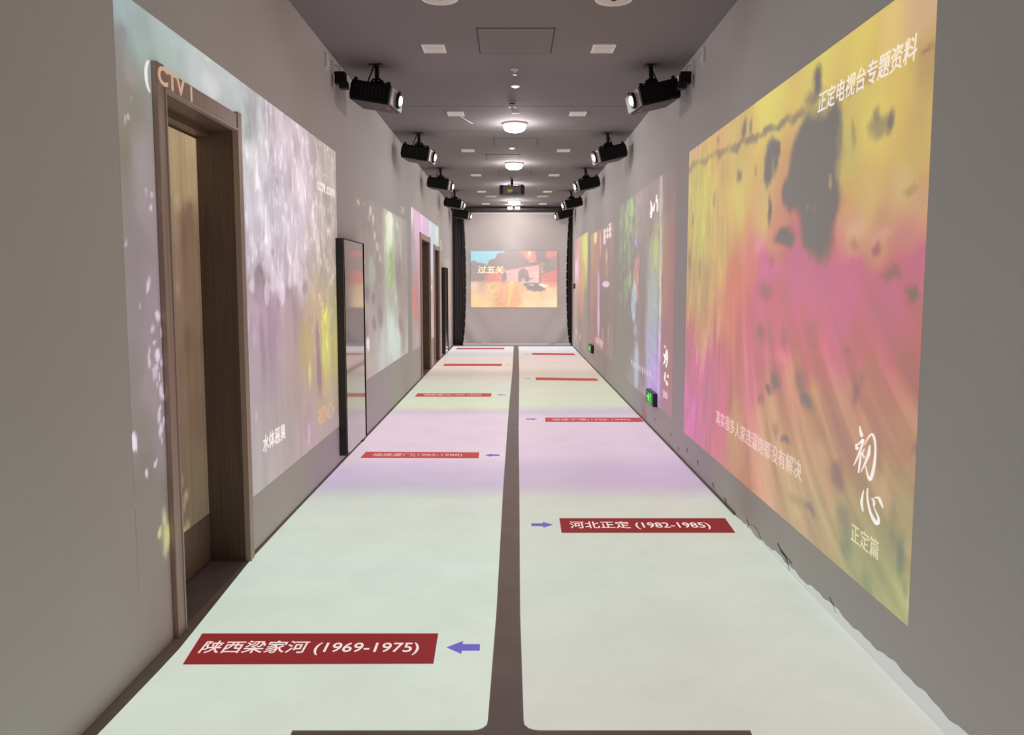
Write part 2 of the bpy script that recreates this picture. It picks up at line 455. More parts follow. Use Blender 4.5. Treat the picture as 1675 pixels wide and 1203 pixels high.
PICTURES = {
'R1': (
 [(3.069,2.384,225,180,140),(2.982,2.387,226,180,145),(3.261,2.388,235,195,130),(3.605,2.451,235,200,100),(4.022,2.432,235,205,80),(4.765,2.436,236,210,95),(5.858,2.462,226,180,130),(6.619,2.458,225,175,140),(6.601,2.273,205,185,100),(5.518,2.233,215,180,90),(2.963,2.193,205,165,115),(3.137,2.131,225,185,90),(2.987,1.997,220,180,85),(3.39,2.07,232,200,85),(3.625,2.014,215,185,80),(3.023,1.921,218,180,110),(3.105,1.805,222,185,135),(3.417,1.77,222,180,125),(2.96,1.727,215,165,130),(6.37,2.046,222,195,75),(5.348,1.987,222,190,85),(6.447,1.783,210,190,85),(5.776,1.627,215,175,110),(6.749,1.514,200,170,110),(4.819,1.834,220,180,125),(4.587,1.719,215,150,125),(5.037,1.569,220,140,130),(5.438,1.425,215,140,125),(6.304,1.376,200,170,110),(6.278,1.108,205,160,130),(6.679,0.799,200,110,150),(6.049,0.773,200,110,150),(6.641,0.417,205,120,165),(5.68,0.65,200,110,140),(4.786,1.496,215,120,155),(4.266,1.461,210,105,150),(3.923,1.432,205,100,150),(3.51,1.483,208,105,150),(3.524,1.632,220,165,135),(3.291,1.632,215,160,130),(3.038,1.607,215,145,140),(2.982,1.499,210,100,150),(3.212,1.367,205,95,150),(3.621,1.305,205,100,150),(3.053,1.284,205,110,140),(4.433,1.209,210,115,140),(4.998,1.178,208,125,140),(3.978,1.177,205,125,135),(3.483,1.211,200,125,135),(2.994,1.158,195,135,125),(3.349,1.075,195,140,125),(4.218,0.978,205,150,130),(4.97,0.894,205,130,140),(5.351,0.54,205,160,130),(4.591,0.669,205,165,135),(3.944,0.837,200,155,130),(3.576,0.842,190,145,125),(3.019,0.936,190,145,125),(4.164,0.435,205,175,140),(3.763,0.588,200,160,135),(3.538,0.456,185,165,130),(3.825,0.432,190,165,135),(3.145,0.683,185,155,130),(2.985,0.589,180,160,130),(3.395,0.318,170,165,130),(3.122,0.456,165,160,125),(3.054,0.292,175,175,130),(2.953,0.263,190,185,140)],
 [(6.787,2.357,0.323,0.038,160,140,90,0.7,0.8),(6.299,2.335,0.278,0.035,165,140,100,0.7,0.8),(5.844,2.32,0.274,0.033,160,135,85,0.7,0.8),(5.45,2.299,0.238,0.034,150,130,80,0.8,0.8),(5.108,2.287,0.209,0.032,150,130,80,0.8,0.8),(4.806,2.284,0.184,0.033,150,130,80,0.8,0.8),(4.539,2.281,0.164,0.032,150,132,80,0.8,0.8),(4.299,2.266,0.147,0.03,150,132,80,0.8,0.8),(5.288,2.375,0.07,0.081,140,120,75,0.8,0.8),(5.14,2.356,0.039,0.057,150,130,85,0.7,0.8),(5.956,2.41,0.053,0.041,170,140,90,0.6,0.8),(4.039,2.368,0.073,0.084,115,105,75,0.9,0.9),(4.089,2.31,0.15,0.045,150,130,80,0.7,0.9),(3.681,2.249,0.202,0.036,165,135,90,0.6,0.9),(3.465,2.249,0.179,0.029,180,145,100,0.6,0.9),(3.248,2.254,0.136,0.022,190,150,105,0.6,0.9),(2.968,2.242,0.07,0.018,175,130,105,0.8,0.9),(3.997,2.182,0.272,0.117,160,145,70,0.75,0.8),(4.144,2.194,0.103,0.098,130,120,65,0.6,0.8),(3.829,2.151,0.102,0.106,120,115,60,0.8,0.7),(4.059,2.004,0.349,0.212,118,112,62,0.95,0.55),(4.167,2.084,0.261,0.145,112,108,58,0.7,0.7),(4.329,1.915,0.207,0.121,118,108,62,0.9,0.6),(3.977,1.822,0.288,0.153,112,100,78,0.95,0.5),(3.989,1.698,0.241,0.146,118,95,85,0.9,0.6),(3.902,1.611,0.185,0.104,135,90,100,0.8,0.8),(4.46,1.681,0.201,0.057,125,105,85,0.9,0.8),(3.983,1.878,0.272,0.022,150,130,80,0.5,0.9),(4.123,1.813,0.026,0.04,200,165,120,0.6,0.9),(4.031,1.799,0.025,0.034,200,165,120,0.6,0.9),(3.832,1.888,0.037,0.059,205,180,110,0.7,0.9),(3.75,2.06,0.042,0.078,150,135,60,0.7,0.9),(4.713,2.125,0.144,0.125,120,115,60,0.9,0.7),(4.771,2.045,0.103,0.1,128,120,62,0.9,0.7),(4.628,2.139,0.064,0.084,105,100,60,0.8,0.8),(4.718,1.842,0.045,0.093,125,105,75,0.85,0.9),(4.685,2.067,0.033,0.072,190,170,90,0.6,0.9),(5.374,2.109,0.087,0.06,140,125,65,0.8,0.9),(5.013,2.092,0.038,0.056,160,140,70,0.7,0.9),(6.027,2.047,0.055,0.084,160,145,65,0.7,0.9),(6.7,1.937,0.045,0.085,150,135,70,0.7,0.9),(3.343,2.044,0.123,0.06,165,145,62,0.85,0.8),(3.253,2.045,0.037,0.063,135,120,62,0.85,0.9),(3.382,2.104,0.04,0.052,150,130,62,0.7,0.9),(3.593,2.071,0.026,0.075,165,145,70,0.6,0.9),(3.046,1.777,0.075,0.026,195,150,112,0.8,1.0),(3.303,1.586,0.05,0.042,175,110,125,0.8,1.0),(3.181,1.474,0.123,0.031,165,90,118,0.85,1.0),(3.018,1.4,0.065,0.034,150,95,105,0.9,1.0),(3.522,1.612,0.063,0.035,190,130,125,0.6,1.0),(3.528,1.67,0.163,0.055,232,180,150,0.6,1.0),(3.264,1.63,0.108,0.028,235,170,160,0.6,1.0),(4.657,1.56,0.099,0.053,185,110,130,0.7,1.0),(4.754,1.411,0.184,0.074,165,90,120,0.7,1.0),(4.922,1.67,0.147,0.069,240,150,165,0.6,1.0),(4.621,1.527,0.26,0.039,225,140,175,0.5,1.0),(4.813,1.171,0.106,0.082,160,105,120,0.8,1.0),(4.409,1.163,0.089,0.075,165,100,120,0.7,1.0),(4.523,1.074,0.315,0.045,228,150,150,0.6,1.0),(3.983,1.233,0.13,0.085,185,95,130,0.6,1.0),(3.574,1.166,0.065,0.036,170,100,110,0.6,1.0),(4.531,0.936,0.126,0.065,145,112,108,0.85,1.0),(4.656,0.878,0.078,0.033,130,100,105,0.8,1.0),(4.145,0.971,0.106,0.089,160,130,100,0.8,1.0),(4.05,0.894,0.101,0.064,140,118,92,0.8,1.0),(3.972,0.948,0.073,0.08,215,170,115,0.6,1.0),(4.329,0.657,0.087,0.028,140,112,108,0.85,1.0),(4.485,0.687,0.073,0.058,165,130,112,0.7,1.0),(4.787,0.793,0.071,0.048,155,118,108,0.7,1.0),(3.46,0.982,0.055,0.064,150,118,96,0.8,1.0),(3.407,1.069,0.042,0.054,160,125,105,0.6,1.0),(3.623,0.634,0.123,0.068,158,120,108,0.8,1.0),(3.941,0.387,0.113,0.034,150,128,105,0.75,1.0),(4.16,0.39,0.162,0.036,165,145,115,0.6,1.0),(3.538,0.456,0.104,0.077,148,135,110,0.7,1.0),(3.495,0.363,0.077,0.102,135,140,112,0.75,1.0),(3.269,0.261,0.079,0.072,140,148,118,0.6,1.0),(3.013,0.479,0.047,0.101,125,138,110,0.8,1.0),(2.963,0.372,0.037,0.056,140,150,115,0.7,1.0),(3.071,0.564,0.049,0.089,150,135,108,0.6,1.0),(2.943,0.874,0.036,0.038,160,120,110,0.7,1.0),(3.209,0.798,0.075,0.107,165,125,110,0.5,1.0),(3.33,0.884,0.08,0.086,205,158,130,0.5,1.0),(3.134,0.686,0.061,0.091,200,165,130,0.5,1.0),(3.811,0.69,0.09,0.071,215,175,145,0.6,1.0),(6.805,1.611,0.07,0.096,150,130,80,0.6,1.0),(6.425,1.557,0.084,0.118,170,150,90,0.6,1.0),(6.467,0.913,0.064,0.138,225,150,170,0.6,1.0),(6.715,0.698,0.092,0.192,180,80,140,0.7,1.0),(6.251,0.841,0.06,0.179,225,145,175,0.6,1.0),(5.978,0.996,0.055,0.256,220,160,150,0.5,1.0),(5.788,0.886,0.051,0.248,180,95,130,0.6,1.0),(5.449,0.761,0.046,0.234,180,90,130,0.5,1.0),(5.244,0.939,0.042,0.262,225,140,150,0.4,1.0),(6.431,0.544,0.085,0.138,175,85,150,0.6,1.0),(6.019,0.47,0.075,0.13,215,140,170,0.6,1.0)]),
'L1': (
 [(3.133,2.403,165,190,195),(3.077,2.304,150,150,150),(3.305,2.367,165,190,185),(3.535,2.408,175,195,190),(3.942,2.412,195,205,205),(3.112,2.188,150,145,140),(3.201,2.101,150,145,130),(3.113,1.956,145,138,128),(3.289,1.939,165,155,155),(3.098,1.804,148,142,138),(3.296,1.736,165,150,155),(3.105,1.632,150,140,142),(3.276,1.527,155,140,148),(3.104,1.37,148,140,142),(3.311,1.317,160,140,155),(3.107,1.147,146,135,138),(3.287,1.082,165,148,155),(3.135,0.917,142,134,131),(3.332,0.834,152,140,147),(3.198,0.741,138,129,124),(3.353,0.558,138,130,124),(3.169,0.441,133,124,118),(3.322,0.242,133,124,118),(3.128,0.571,133,124,118),(4.542,2.25,170,180,180),(4.367,2.457,200,210,212),(4.776,2.454,190,190,195),(5.132,2.389,205,190,200),(5.551,2.352,210,190,200),(6.239,2.357,190,175,170),(6.761,2.317,185,175,165),(4.52,2.029,200,200,205),(4.846,2.004,205,200,210),(5.239,2.121,205,190,205),(5.856,2.16,215,190,205),(6.625,2.07,185,175,165),(4.604,1.817,200,195,210),(4.941,1.74,205,195,215),(5.494,1.773,210,195,210),(6.186,1.813,205,185,185),(6.696,1.655,185,172,160),(4.578,1.558,200,190,205),(5.047,1.534,210,195,210),(5.628,1.543,215,195,205),(6.352,1.466,185,175,150),(4.562,1.397,175,155,170),(4.9,1.323,175,150,165),(5.448,1.309,175,155,160),(6.139,1.335,190,170,140),(6.649,1.183,185,180,140),(4.543,1.203,170,155,165),(4.879,1.115,165,145,160),(5.425,1.077,180,160,160),(5.747,1.055,180,165,130),(6.402,0.918,190,185,110),(6.626,0.947,185,180,120),(4.739,0.92,165,150,160),(5.395,0.768,175,158,155),(6.074,0.682,175,160,140),(6.589,0.569,175,165,140),(4.6,0.668,170,162,165),(5.226,0.561,170,160,160),(5.868,0.495,175,155,160),(6.57,0.38,165,155,155),(4.57,0.37,170,165,165),(4.457,0.33,170,165,165)],
 [(4.726,1.488,0.103,0.073,158,135,150,0.9,0.6),(4.717,1.395,0.16,0.08,165,142,158,0.8,0.7),(5.063,1.427,0.237,0.036,215,198,212,0.7,0.8),(5.467,1.502,0.245,0.085,225,205,215,0.6,0.9),(5.308,1.395,0.174,0.045,172,150,165,0.8,0.8),(5.783,1.423,0.103,0.057,170,150,160,0.7,0.8),(4.934,1.671,0.099,0.104,225,215,228,0.5,1.0),(4.778,1.897,0.104,0.134,225,220,228,0.5,1.0),(5.217,1.902,0.138,0.183,222,205,222,0.5,1.0),(5.683,2.1,0.131,0.199,228,205,218,0.6,1.0),(5.426,2.295,0.149,0.113,228,205,215,0.6,1.0),(5.023,2.198,0.102,0.105,170,165,172,0.5,1.0),(4.636,2.14,0.108,0.097,225,225,230,0.5,1.0),(5.123,2.036,0.053,0.036,170,155,170,0.6,1.0),(4.842,1.717,0.048,0.041,170,155,170,0.6,1.0),(5.019,1.639,0.051,0.035,168,150,165,0.6,1.0),(6.177,1.726,0.058,0.113,235,215,210,0.6,1.0),(6.046,1.932,0.056,0.11,232,212,212,0.6,1.0),(6.263,1.598,0.04,0.044,240,235,220,0.6,1.0),(6.362,1.149,0.167,0.154,205,202,95,0.85,0.8),(6.384,0.943,0.168,0.182,210,205,100,0.8,0.9),(6.366,1.195,0.063,0.063,238,235,130,0.8,0.9),(6.39,1.011,0.042,0.091,245,240,150,0.7,0.9),(5.847,0.829,0.053,0.1,222,208,128,0.85,1.0),(5.747,1.055,0.239,0.205,190,172,130,0.5,1.0),(6.089,1.031,0.076,0.217,150,130,138,0.7,0.9),(6.126,0.809,0.097,0.201,148,122,130,0.8,0.9),(4.736,1.124,0.058,0.202,150,130,142,0.6,1.0),(4.781,0.984,0.059,0.137,150,132,145,0.6,1.0),(4.494,1.238,0.031,0.083,200,185,205,0.7,1.0),(4.606,1.183,0.033,0.072,195,175,200,0.6,1.0),(4.584,0.737,0.022,0.046,205,190,205,0.8,1.0),(5.772,0.426,0.052,0.1,215,180,205,0.7,1.0),(4.442,0.499,0.021,0.096,205,195,215,0.7,1.0),(4.95,0.28,0.026,0.057,200,190,200,0.6,1.0),(5.071,1.102,0.053,0.144,185,165,180,0.5,1.0),(3.091,0.883,0.022,0.034,242,219,246,0.95,0.5),(3.181,0.736,0.012,0.02,239,224,239,0.9,0.5),(3.272,0.756,0.008,0.012,234,214,234,0.8,0.6),(3.081,0.623,0.011,0.019,184,174,179,0.5,1.0),(3.283,1.435,0.017,0.018,229,209,224,0.85,0.6),(3.296,1.458,0.013,0.024,219,199,219,0.8,0.6),(3.195,1.367,0.008,0.015,209,194,209,0.7,0.7),(3.356,1.315,0.017,0.032,239,214,239,0.8,0.7),(3.317,1.27,0.013,0.02,229,204,229,0.7,0.7),(3.354,1.171,0.022,0.033,239,214,244,0.85,0.7),(3.272,1.155,0.017,0.028,234,209,239,0.85,0.7),(3.312,1.103,0.026,0.028,224,199,229,0.7,0.7),(3.351,1.026,0.022,0.037,239,209,239,0.8,0.7),(3.319,0.934,0.017,0.036,229,204,232,0.8,0.7),(3.336,0.87,0.022,0.029,239,214,242,0.8,0.7),(3.111,1.589,0.011,0.022,214,199,209,0.7,0.7),(3.208,2.12,0.012,0.011,224,219,219,0.8,0.7),(3.145,2.036,0.015,0.019,219,214,212,0.7,0.7),(3.171,2.048,0.011,0.015,224,214,214,0.7,0.7),(3.323,1.733,0.013,0.016,229,209,229,0.8,0.7),(3.345,1.786,0.013,0.012,219,204,219,0.7,0.7),(3.303,1.805,0.017,0.016,204,189,199,0.6,0.7),(3.385,1.254,0.012,0.014,235,215,235,0.9,0.6),(3.335,1.221,0.009,0.012,230,210,230,0.9,0.6),(3.368,1.194,0.009,0.014,235,215,235,0.9,0.6),(3.292,1.188,0.008,0.012,230,210,230,0.8,0.6),(3.387,1.144,0.012,0.017,235,215,235,0.9,0.6),(3.338,1.129,0.009,0.014,235,215,235,0.9,0.6),(3.357,1.086,0.012,0.017,230,210,232,0.9,0.6),(3.319,1.059,0.009,0.014,230,210,232,0.8,0.6),(3.365,0.988,0.012,0.019,232,212,235,0.9,0.6),(3.333,0.961,0.009,0.014,232,212,235,0.9,0.6),(3.363,0.903,0.012,0.017,232,212,235,0.9,0.6),(3.338,0.833,0.009,0.014,230,210,232,0.8,0.6),(4.587,1.429,0.054,0.045,215,200,214,0.8,0.6),(4.858,1.4,0.048,0.076,212,196,210,0.85,0.5),(4.985,1.427,0.064,0.042,205,190,205,0.8,0.6),(5.193,1.382,0.069,0.074,218,202,214,0.85,0.5),(5.373,1.463,0.074,0.053,222,206,216,0.8,0.6),(5.62,1.456,0.081,0.072,215,196,206,0.8,0.6),(4.792,1.455,0.047,0.034,160,138,152,0.9,0.6),(5.093,1.325,0.053,0.051,168,150,162,0.8,0.7),(3.109,1.913,0.098,0.087,140,132,115,0.5,1.0),(3.212,2.212,0.093,0.067,175,165,165,0.5,1.0),(3.32,2.416,0.132,0.068,160,178,175,0.6,1.0),(3.15,2.335,0.049,0.043,150,148,155,0.7,1.0),(3.73,2.436,0.139,0.036,185,208,205,0.6,1.0),(4.054,2.357,0.165,0.067,222,226,228,0.5,1.0),(4.31,2.342,0.149,0.06,190,195,200,0.5,1.0),(4.024,2.459,0.049,0.017,225,228,225,0.6,1.0),(3.337,0.517,0.029,0.049,205,200,150,0.8,0.8),(3.353,0.433,0.047,0.073,218,215,140,0.85,0.9),(3.296,0.47,0.023,0.029,225,225,150,0.8,0.8),(3.342,0.386,0.029,0.049,200,195,140,0.7,0.9)]),
'L2': (
 [(7.595,2.161,142,133,126),(7.957,2.139,144,136,128),(8.301,2.256,148,138,132),(9.061,2.298,150,140,134),(9.972,2.314,152,142,138),(8.645,2.078,150,145,135),(9.958,2.174,205,215,195),(9.782,1.887,205,215,190),(10.475,2.065,170,165,155),(11.37,1.958,158,150,150),(8.246,1.703,150,145,138),(8.992,1.599,150,142,135),(9.896,1.544,165,175,150),(10.709,1.552,150,140,138),(8.212,1.354,165,160,155),(8.955,1.218,160,150,148),(9.868,1.265,175,175,165),(10.988,1.322,160,145,145),(8.178,1.005,170,160,155),(8.93,0.964,175,175,170),(9.841,0.985,195,205,200),(10.942,0.855,165,150,152),(8.149,0.714,180,170,160),(9.121,0.758,190,195,190),(10.337,0.665,195,205,200),(11.239,0.637,180,180,178),(8.138,0.598,175,165,158)],
 [(9.795,2.025,0.244,0.234,222,230,205,0.9,0.5),(9.809,2.163,0.294,0.11,225,232,208,0.9,0.4),(10.482,2.139,0.168,0.074,190,195,180,0.7,0.8),(9.91,1.684,0.251,0.238,150,175,118,0.85,0.8),(9.696,1.508,0.144,0.165,165,190,130,0.8,0.8),(8.504,2.157,0.11,0.06,205,205,195,0.8,0.8),(8.683,2.081,0.077,0.061,210,208,200,0.8,0.8),(8.39,2.089,0.072,0.047,200,198,190,0.7,0.8),(8.742,1.902,0.078,0.074,200,198,190,0.8,0.8),(8.892,1.816,0.121,0.05,205,200,195,0.7,0.8),(9.088,1.729,0.084,0.051,200,195,188,0.7,0.8),(7.836,2.183,0.093,0.033,195,195,175,0.8,0.8),(8.158,2.185,0.101,0.029,190,190,170,0.7,0.8),(8.217,2.105,0.275,0.231,135,132,108,0.5,1.0),(8.556,1.562,0.225,0.169,172,180,165,0.7,0.6),(8.213,1.366,0.173,0.105,130,125,122,0.8,0.7),(8.567,1.289,0.151,0.085,135,128,125,0.7,0.7),(8.236,0.884,0.105,0.082,235,230,225,0.85,0.7),(8.109,1.009,0.169,0.115,140,135,132,0.7,0.8),(8.619,1.043,0.153,0.098,140,125,125,0.7,0.8),(9.025,1.088,0.21,0.154,140,122,122,0.6,0.9),(8.845,0.937,0.081,0.101,190,160,135,0.7,0.8),(9.557,1.066,0.047,0.176,225,225,218,0.8,0.9),(10.285,1.257,0.163,0.073,205,195,195,0.7,0.8),(10.65,0.947,0.234,0.167,140,125,128,0.7,0.8),(10.973,1.166,0.186,0.311,165,150,150,0.6,0.9),(10.075,0.758,0.737,0.215,205,215,210,0.7,0.9),(9.834,0.915,0.299,0.14,208,218,212,0.7,0.9),(10.605,0.493,0.466,0.106,195,200,198,0.6,1.0),(10.431,1.623,0.278,0.295,140,128,128,0.6,0.9),(10.806,1.933,0.119,0.304,185,180,175,0.6,0.9),(8.583,0.675,0.458,0.098,185,178,168,0.5,1.0)]),
'L3': (
 [(11.964,2.403,200,180,195),(12.487,2.358,215,180,205),(13.792,2.356,215,185,210),(14.823,2.32,190,200,215),(16.027,2.335,185,205,200),(12.069,1.99,170,155,165),(12.027,1.565,165,150,155),(12.068,1.223,185,140,135),(12.366,1.13,185,140,140),(12.026,0.796,175,160,162),(12.297,0.428,170,160,165),(11.91,0.375,168,160,164),(14.671,1.9,195,205,220),(14.61,1.279,190,165,160),(14.658,0.652,200,190,190),(14.508,0.245,200,188,180)],
 [(12.037,2.409,0.221,0.152,235,205,225,0.9,0.5),(13.413,2.313,0.92,0.17,222,178,212,0.9,0.5),(13.332,2.401,0.09,0.281,240,225,235,0.9,0.8),(16.029,2.358,0.524,0.203,190,222,212,0.95,0.4),(14.72,2.397,0.221,0.228,215,215,228,0.8,0.6),(12.271,1.74,0.154,0.346,190,170,185,0.7,0.9),(12.211,1.134,0.383,0.191,200,130,130,0.8,0.8),(11.937,1.395,0.292,0.118,195,150,145,0.7,0.8),(12.473,0.593,0.321,0.355,185,170,180,0.7,0.9),(14.781,1.903,0.223,0.417,190,205,228,0.85,0.8),(14.73,1.382,0.334,0.063,240,235,240,0.9,0.8),(14.699,1.069,0.222,0.208,200,160,160,0.7,0.9),(14.569,0.865,0.218,0.145,215,205,205,0.7,0.9)]),
'L4': (
 [(18.026,1.749,160,150,148),(18.703,1.628,168,156,152),(18.638,0.968,192,162,148),(18.948,0.419,165,158,155),(20.253,1.643,158,150,148),(20.126,0.355,158,152,150),(18.029,0.082,165,160,158)],
 [(18.664,1.232,0.357,0.529,205,172,150,0.8,0.8),(18.156,1.366,0.338,0.385,185,160,150,0.6,0.9),(19.189,0.953,0.378,0.544,180,160,150,0.7,0.9),(18.579,0.373,0.356,0.079,235,230,230,0.8,0.9),(18.035,0.146,0.504,0.103,205,200,200,0.7,0.9)]),
'R2': (
 [(7.747,2.336,150,135,122),(7.547,1.788,165,138,115),(7.667,1.523,172,140,112),(7.494,1.256,168,135,115),(7.608,0.927,165,130,125),(7.576,0.602,165,120,130),(7.549,0.331,170,115,140),(8.58,2.431,160,145,148),(8.744,2.207,155,140,145),(8.726,2.023,155,145,135),(8.353,1.941,175,170,150),(8.696,1.717,170,165,155),(8.33,1.706,185,185,150),(8.66,1.349,170,175,165),(8.629,1.042,170,180,185),(8.792,0.719,165,165,180),(8.39,0.511,180,165,205),(8.557,0.306,190,165,215),(9.355,2.195,162,148,148),(9.514,1.541,148,140,137),(10.885,2.241,145,150,135),(10.443,2.355,150,155,135),(10.817,1.553,138,138,128),(10.22,1.185,140,135,132),(10.734,0.712,140,135,133),(9.219,0.816,150,140,138),(9.634,0.372,160,152,150),(9.184,1.343,148,140,137),(9.223,1.733,150,142,140)],
 [(8.175,2.215,0.101,0.286,195,182,188,0.9,0.5),(8.124,1.699,0.067,0.344,205,195,190,0.9,0.5),(8.113,1.24,0.067,0.345,210,205,210,0.9,0.5),(8.112,0.892,0.067,0.289,205,190,220,0.9,0.5),(8.145,0.538,0.068,0.233,205,175,225,0.9,0.5),(8.509,1.711,0.293,0.3,178,180,150,0.7,0.6),(8.406,1.767,0.143,0.178,200,210,140,0.7,0.9),(8.535,1.229,0.297,0.363,172,182,180,0.8,0.5),(8.599,0.736,0.341,0.368,175,178,200,0.8,0.5),(8.463,0.503,0.294,0.242,190,170,220,0.8,0.6),(7.824,1.58,0.248,0.497,182,145,112,0.5,0.9),(7.676,0.702,0.302,0.329,175,122,138,0.5,0.9),(10.428,2.208,0.329,0.322,158,172,135,0.8,0.8),(10.124,2.327,0.155,0.156,165,182,135,0.8,0.8),(10.737,1.93,0.35,0.302,140,150,128,0.7,0.9),(10.37,1.622,0.272,0.293,148,160,135,0.7,0.9),(10.571,1.401,0.284,0.15,150,168,132,0.6,0.9),(10.248,1.475,0.16,0.145,170,185,150,0.6,0.9),(11.021,1.165,0.247,0.469,150,145,140,0.5,0.9),(9.998,1.049,0.255,0.426,128,124,124,0.7,0.8),(9.786,1.915,0.145,0.083,165,165,198,0.9,0.8),(9.713,1.666,0.191,0.137,195,152,148,0.95,0.5),(9.746,1.509,0.241,0.152,198,158,150,0.95,0.5),(9.66,1.61,0.094,0.068,165,120,118,0.6,0.9),(9.628,1.759,0.187,0.054,150,142,142,0.8,0.7),(9.865,1.23,0.247,0.252,182,196,205,0.9,0.5),(9.659,1.117,0.142,0.178,150,130,135,0.6,0.9),(9.633,1.337,0.141,0.096,195,150,145,0.8,0.7),(9.736,0.92,0.145,0.069,170,175,185,0.9,0.6),(9.6,0.514,0.189,0.288,178,188,202,0.9,0.5),(9.107,0.562,0.212,0.286,150,142,142,0.8,0.7),(10.163,0.606,0.264,0.29,142,138,138,0.7,0.8),(9.195,1.015,0.172,0.261,142,130,128,0.6,0.8),(9.998,0.533,0.061,0.043,220,218,215,0.8,0.9),(9.844,0.512,0.06,0.042,220,218,215,0.8,0.9),(9.696,0.519,0.058,0.042,220,218,215,0.8,0.9),(9.506,0.516,0.056,0.041,225,222,220,0.8,0.9),(9.323,0.521,0.053,0.04,225,222,220,0.8,0.9),(9.147,0.525,0.051,0.046,225,222,220,0.8,0.9),(8.977,0.529,0.05,0.045,225,222,220,0.8,0.9),(8.814,0.533,0.048,0.044,225,222,225,0.8,0.9),(8.656,0.537,0.046,0.043,225,222,225,0.8,0.9)]),
'R3': (
 [(14.951,2.119,185,160,130),(14.378,1.79,180,150,130),(13.412,1.861,165,140,140),(12.191,1.995,165,140,142),(12.945,1.574,160,138,138),(12.132,1.394,155,138,135),(14.868,1.276,170,145,125),(13.338,1.105,150,135,130),(12.098,1.051,155,140,135),(14.806,0.644,165,140,125),(13.291,0.632,160,135,145),(12.056,0.621,158,148,145)],
 [(14.525,2.222,0.234,0.123,235,222,175,0.95,0.4),(13.087,2.145,0.156,0.046,240,228,215,0.95,0.3),(13.095,2.228,0.156,0.037,240,228,215,0.95,0.3),(13.08,2.072,0.155,0.037,235,222,215,0.95,0.3),(12.719,2.224,0.147,0.036,240,230,220,0.95,0.3),(12.711,2.143,0.147,0.036,240,230,220,0.95,0.3),(12.372,2.298,0.154,0.035,240,232,222,0.95,0.3),(12.364,2.219,0.154,0.035,240,232,222,0.95,0.3),(12.357,2.141,0.154,0.035,240,232,222,0.95,0.3),(13.71,2.063,0.142,0.232,210,165,165,0.9,0.6),(13.923,1.287,0.197,0.394,205,180,215,0.9,0.6),(13.879,0.844,0.196,0.296,220,195,228,0.9,0.6),(12.848,1.436,0.503,0.045,232,205,230,0.95,0.4),(12.753,1.319,0.579,0.072,150,120,112,0.9,0.5),(12.804,1.843,0.166,0.144,205,200,160,0.7,0.9),(12.782,1.617,0.331,0.126,180,168,135,0.6,0.9),(12.882,0.933,0.508,0.366,140,122,118,0.6,0.8),(13.201,0.637,0.089,0.188,195,175,160,0.7,0.9),(12.451,0.728,0.079,0.177,190,175,160,0.7,0.9),(15.117,1.487,0.348,0.641,185,148,120,0.6,0.8),(13.75,0.525,0.774,0.059,215,175,185,0.8,0.7),(14.162,1.685,0.152,0.3,195,150,130,0.6,0.9)]),
'R4': (
 [(18.778,2.29,190,145,145),(16.866,2.263,205,195,110),(16.417,1.954,205,205,110),(18.377,1.755,215,180,190),(16.801,1.61,200,180,120),(17.511,1.245,190,150,120),(18.3,0.976,170,145,135),(16.326,1.027,155,148,150),(17.754,0.484,150,142,140),(16.269,0.448,155,148,148)],
 [(16.572,2.133,0.555,0.35,215,218,90,0.9,0.5),(18.726,1.761,0.533,0.265,230,195,212,0.9,0.7),(18.067,2.004,0.495,0.382,205,160,145,0.7,0.9),(17.536,1.493,0.624,0.496,215,165,115,0.7,0.9),(18.498,1.234,0.348,0.393,190,140,120,0.7,0.9),(17.493,1.059,0.467,0.174,205,150,125,0.7,0.9),(18.593,0.412,0.353,0.106,205,200,200,0.7,0.9),(17.58,0.343,0.315,0.125,205,200,200,0.7,0.9)]),
'SC': (
 [(-0.668,2.087,150,225,240),(-0.809,2.031,150,220,235),(-0.317,2.129,175,225,225),(-0.528,1.92,160,220,225),(-0.879,2.171,160,225,240),(-0.881,1.78,160,150,155),(-0.529,1.78,150,145,140),(-0.106,2.059,170,165,145),(0.106,1.989,165,155,140),(0.457,2.129,225,170,145),(0.668,2.129,165,150,140),(0.95,2.129,215,160,140),(0.881,1.85,175,175,140),(0.035,1.78,220,170,165),(0.317,1.85,235,190,185),(0.571,1.71,240,205,200),(0.106,1.569,240,190,185),(-0.317,1.639,235,170,155),(-0.529,1.611,225,160,140),(-0.882,1.569,160,145,150),(0.853,1.639,230,165,145),(1.022,1.78,225,165,140),(0.529,1.499,225,185,175),(0.882,1.499,230,160,130),(-0.882,1.429,250,220,200),(-0.884,1.077,252,222,175),(-0.672,0.936,250,220,175),(-0.459,1.359,250,220,180),(0.459,1.218,252,225,185),(0.883,1.288,250,225,190),(0.955,0.964,253,235,200),(0.176,1.429,240,200,170),(0.46,0.936,253,230,190)],
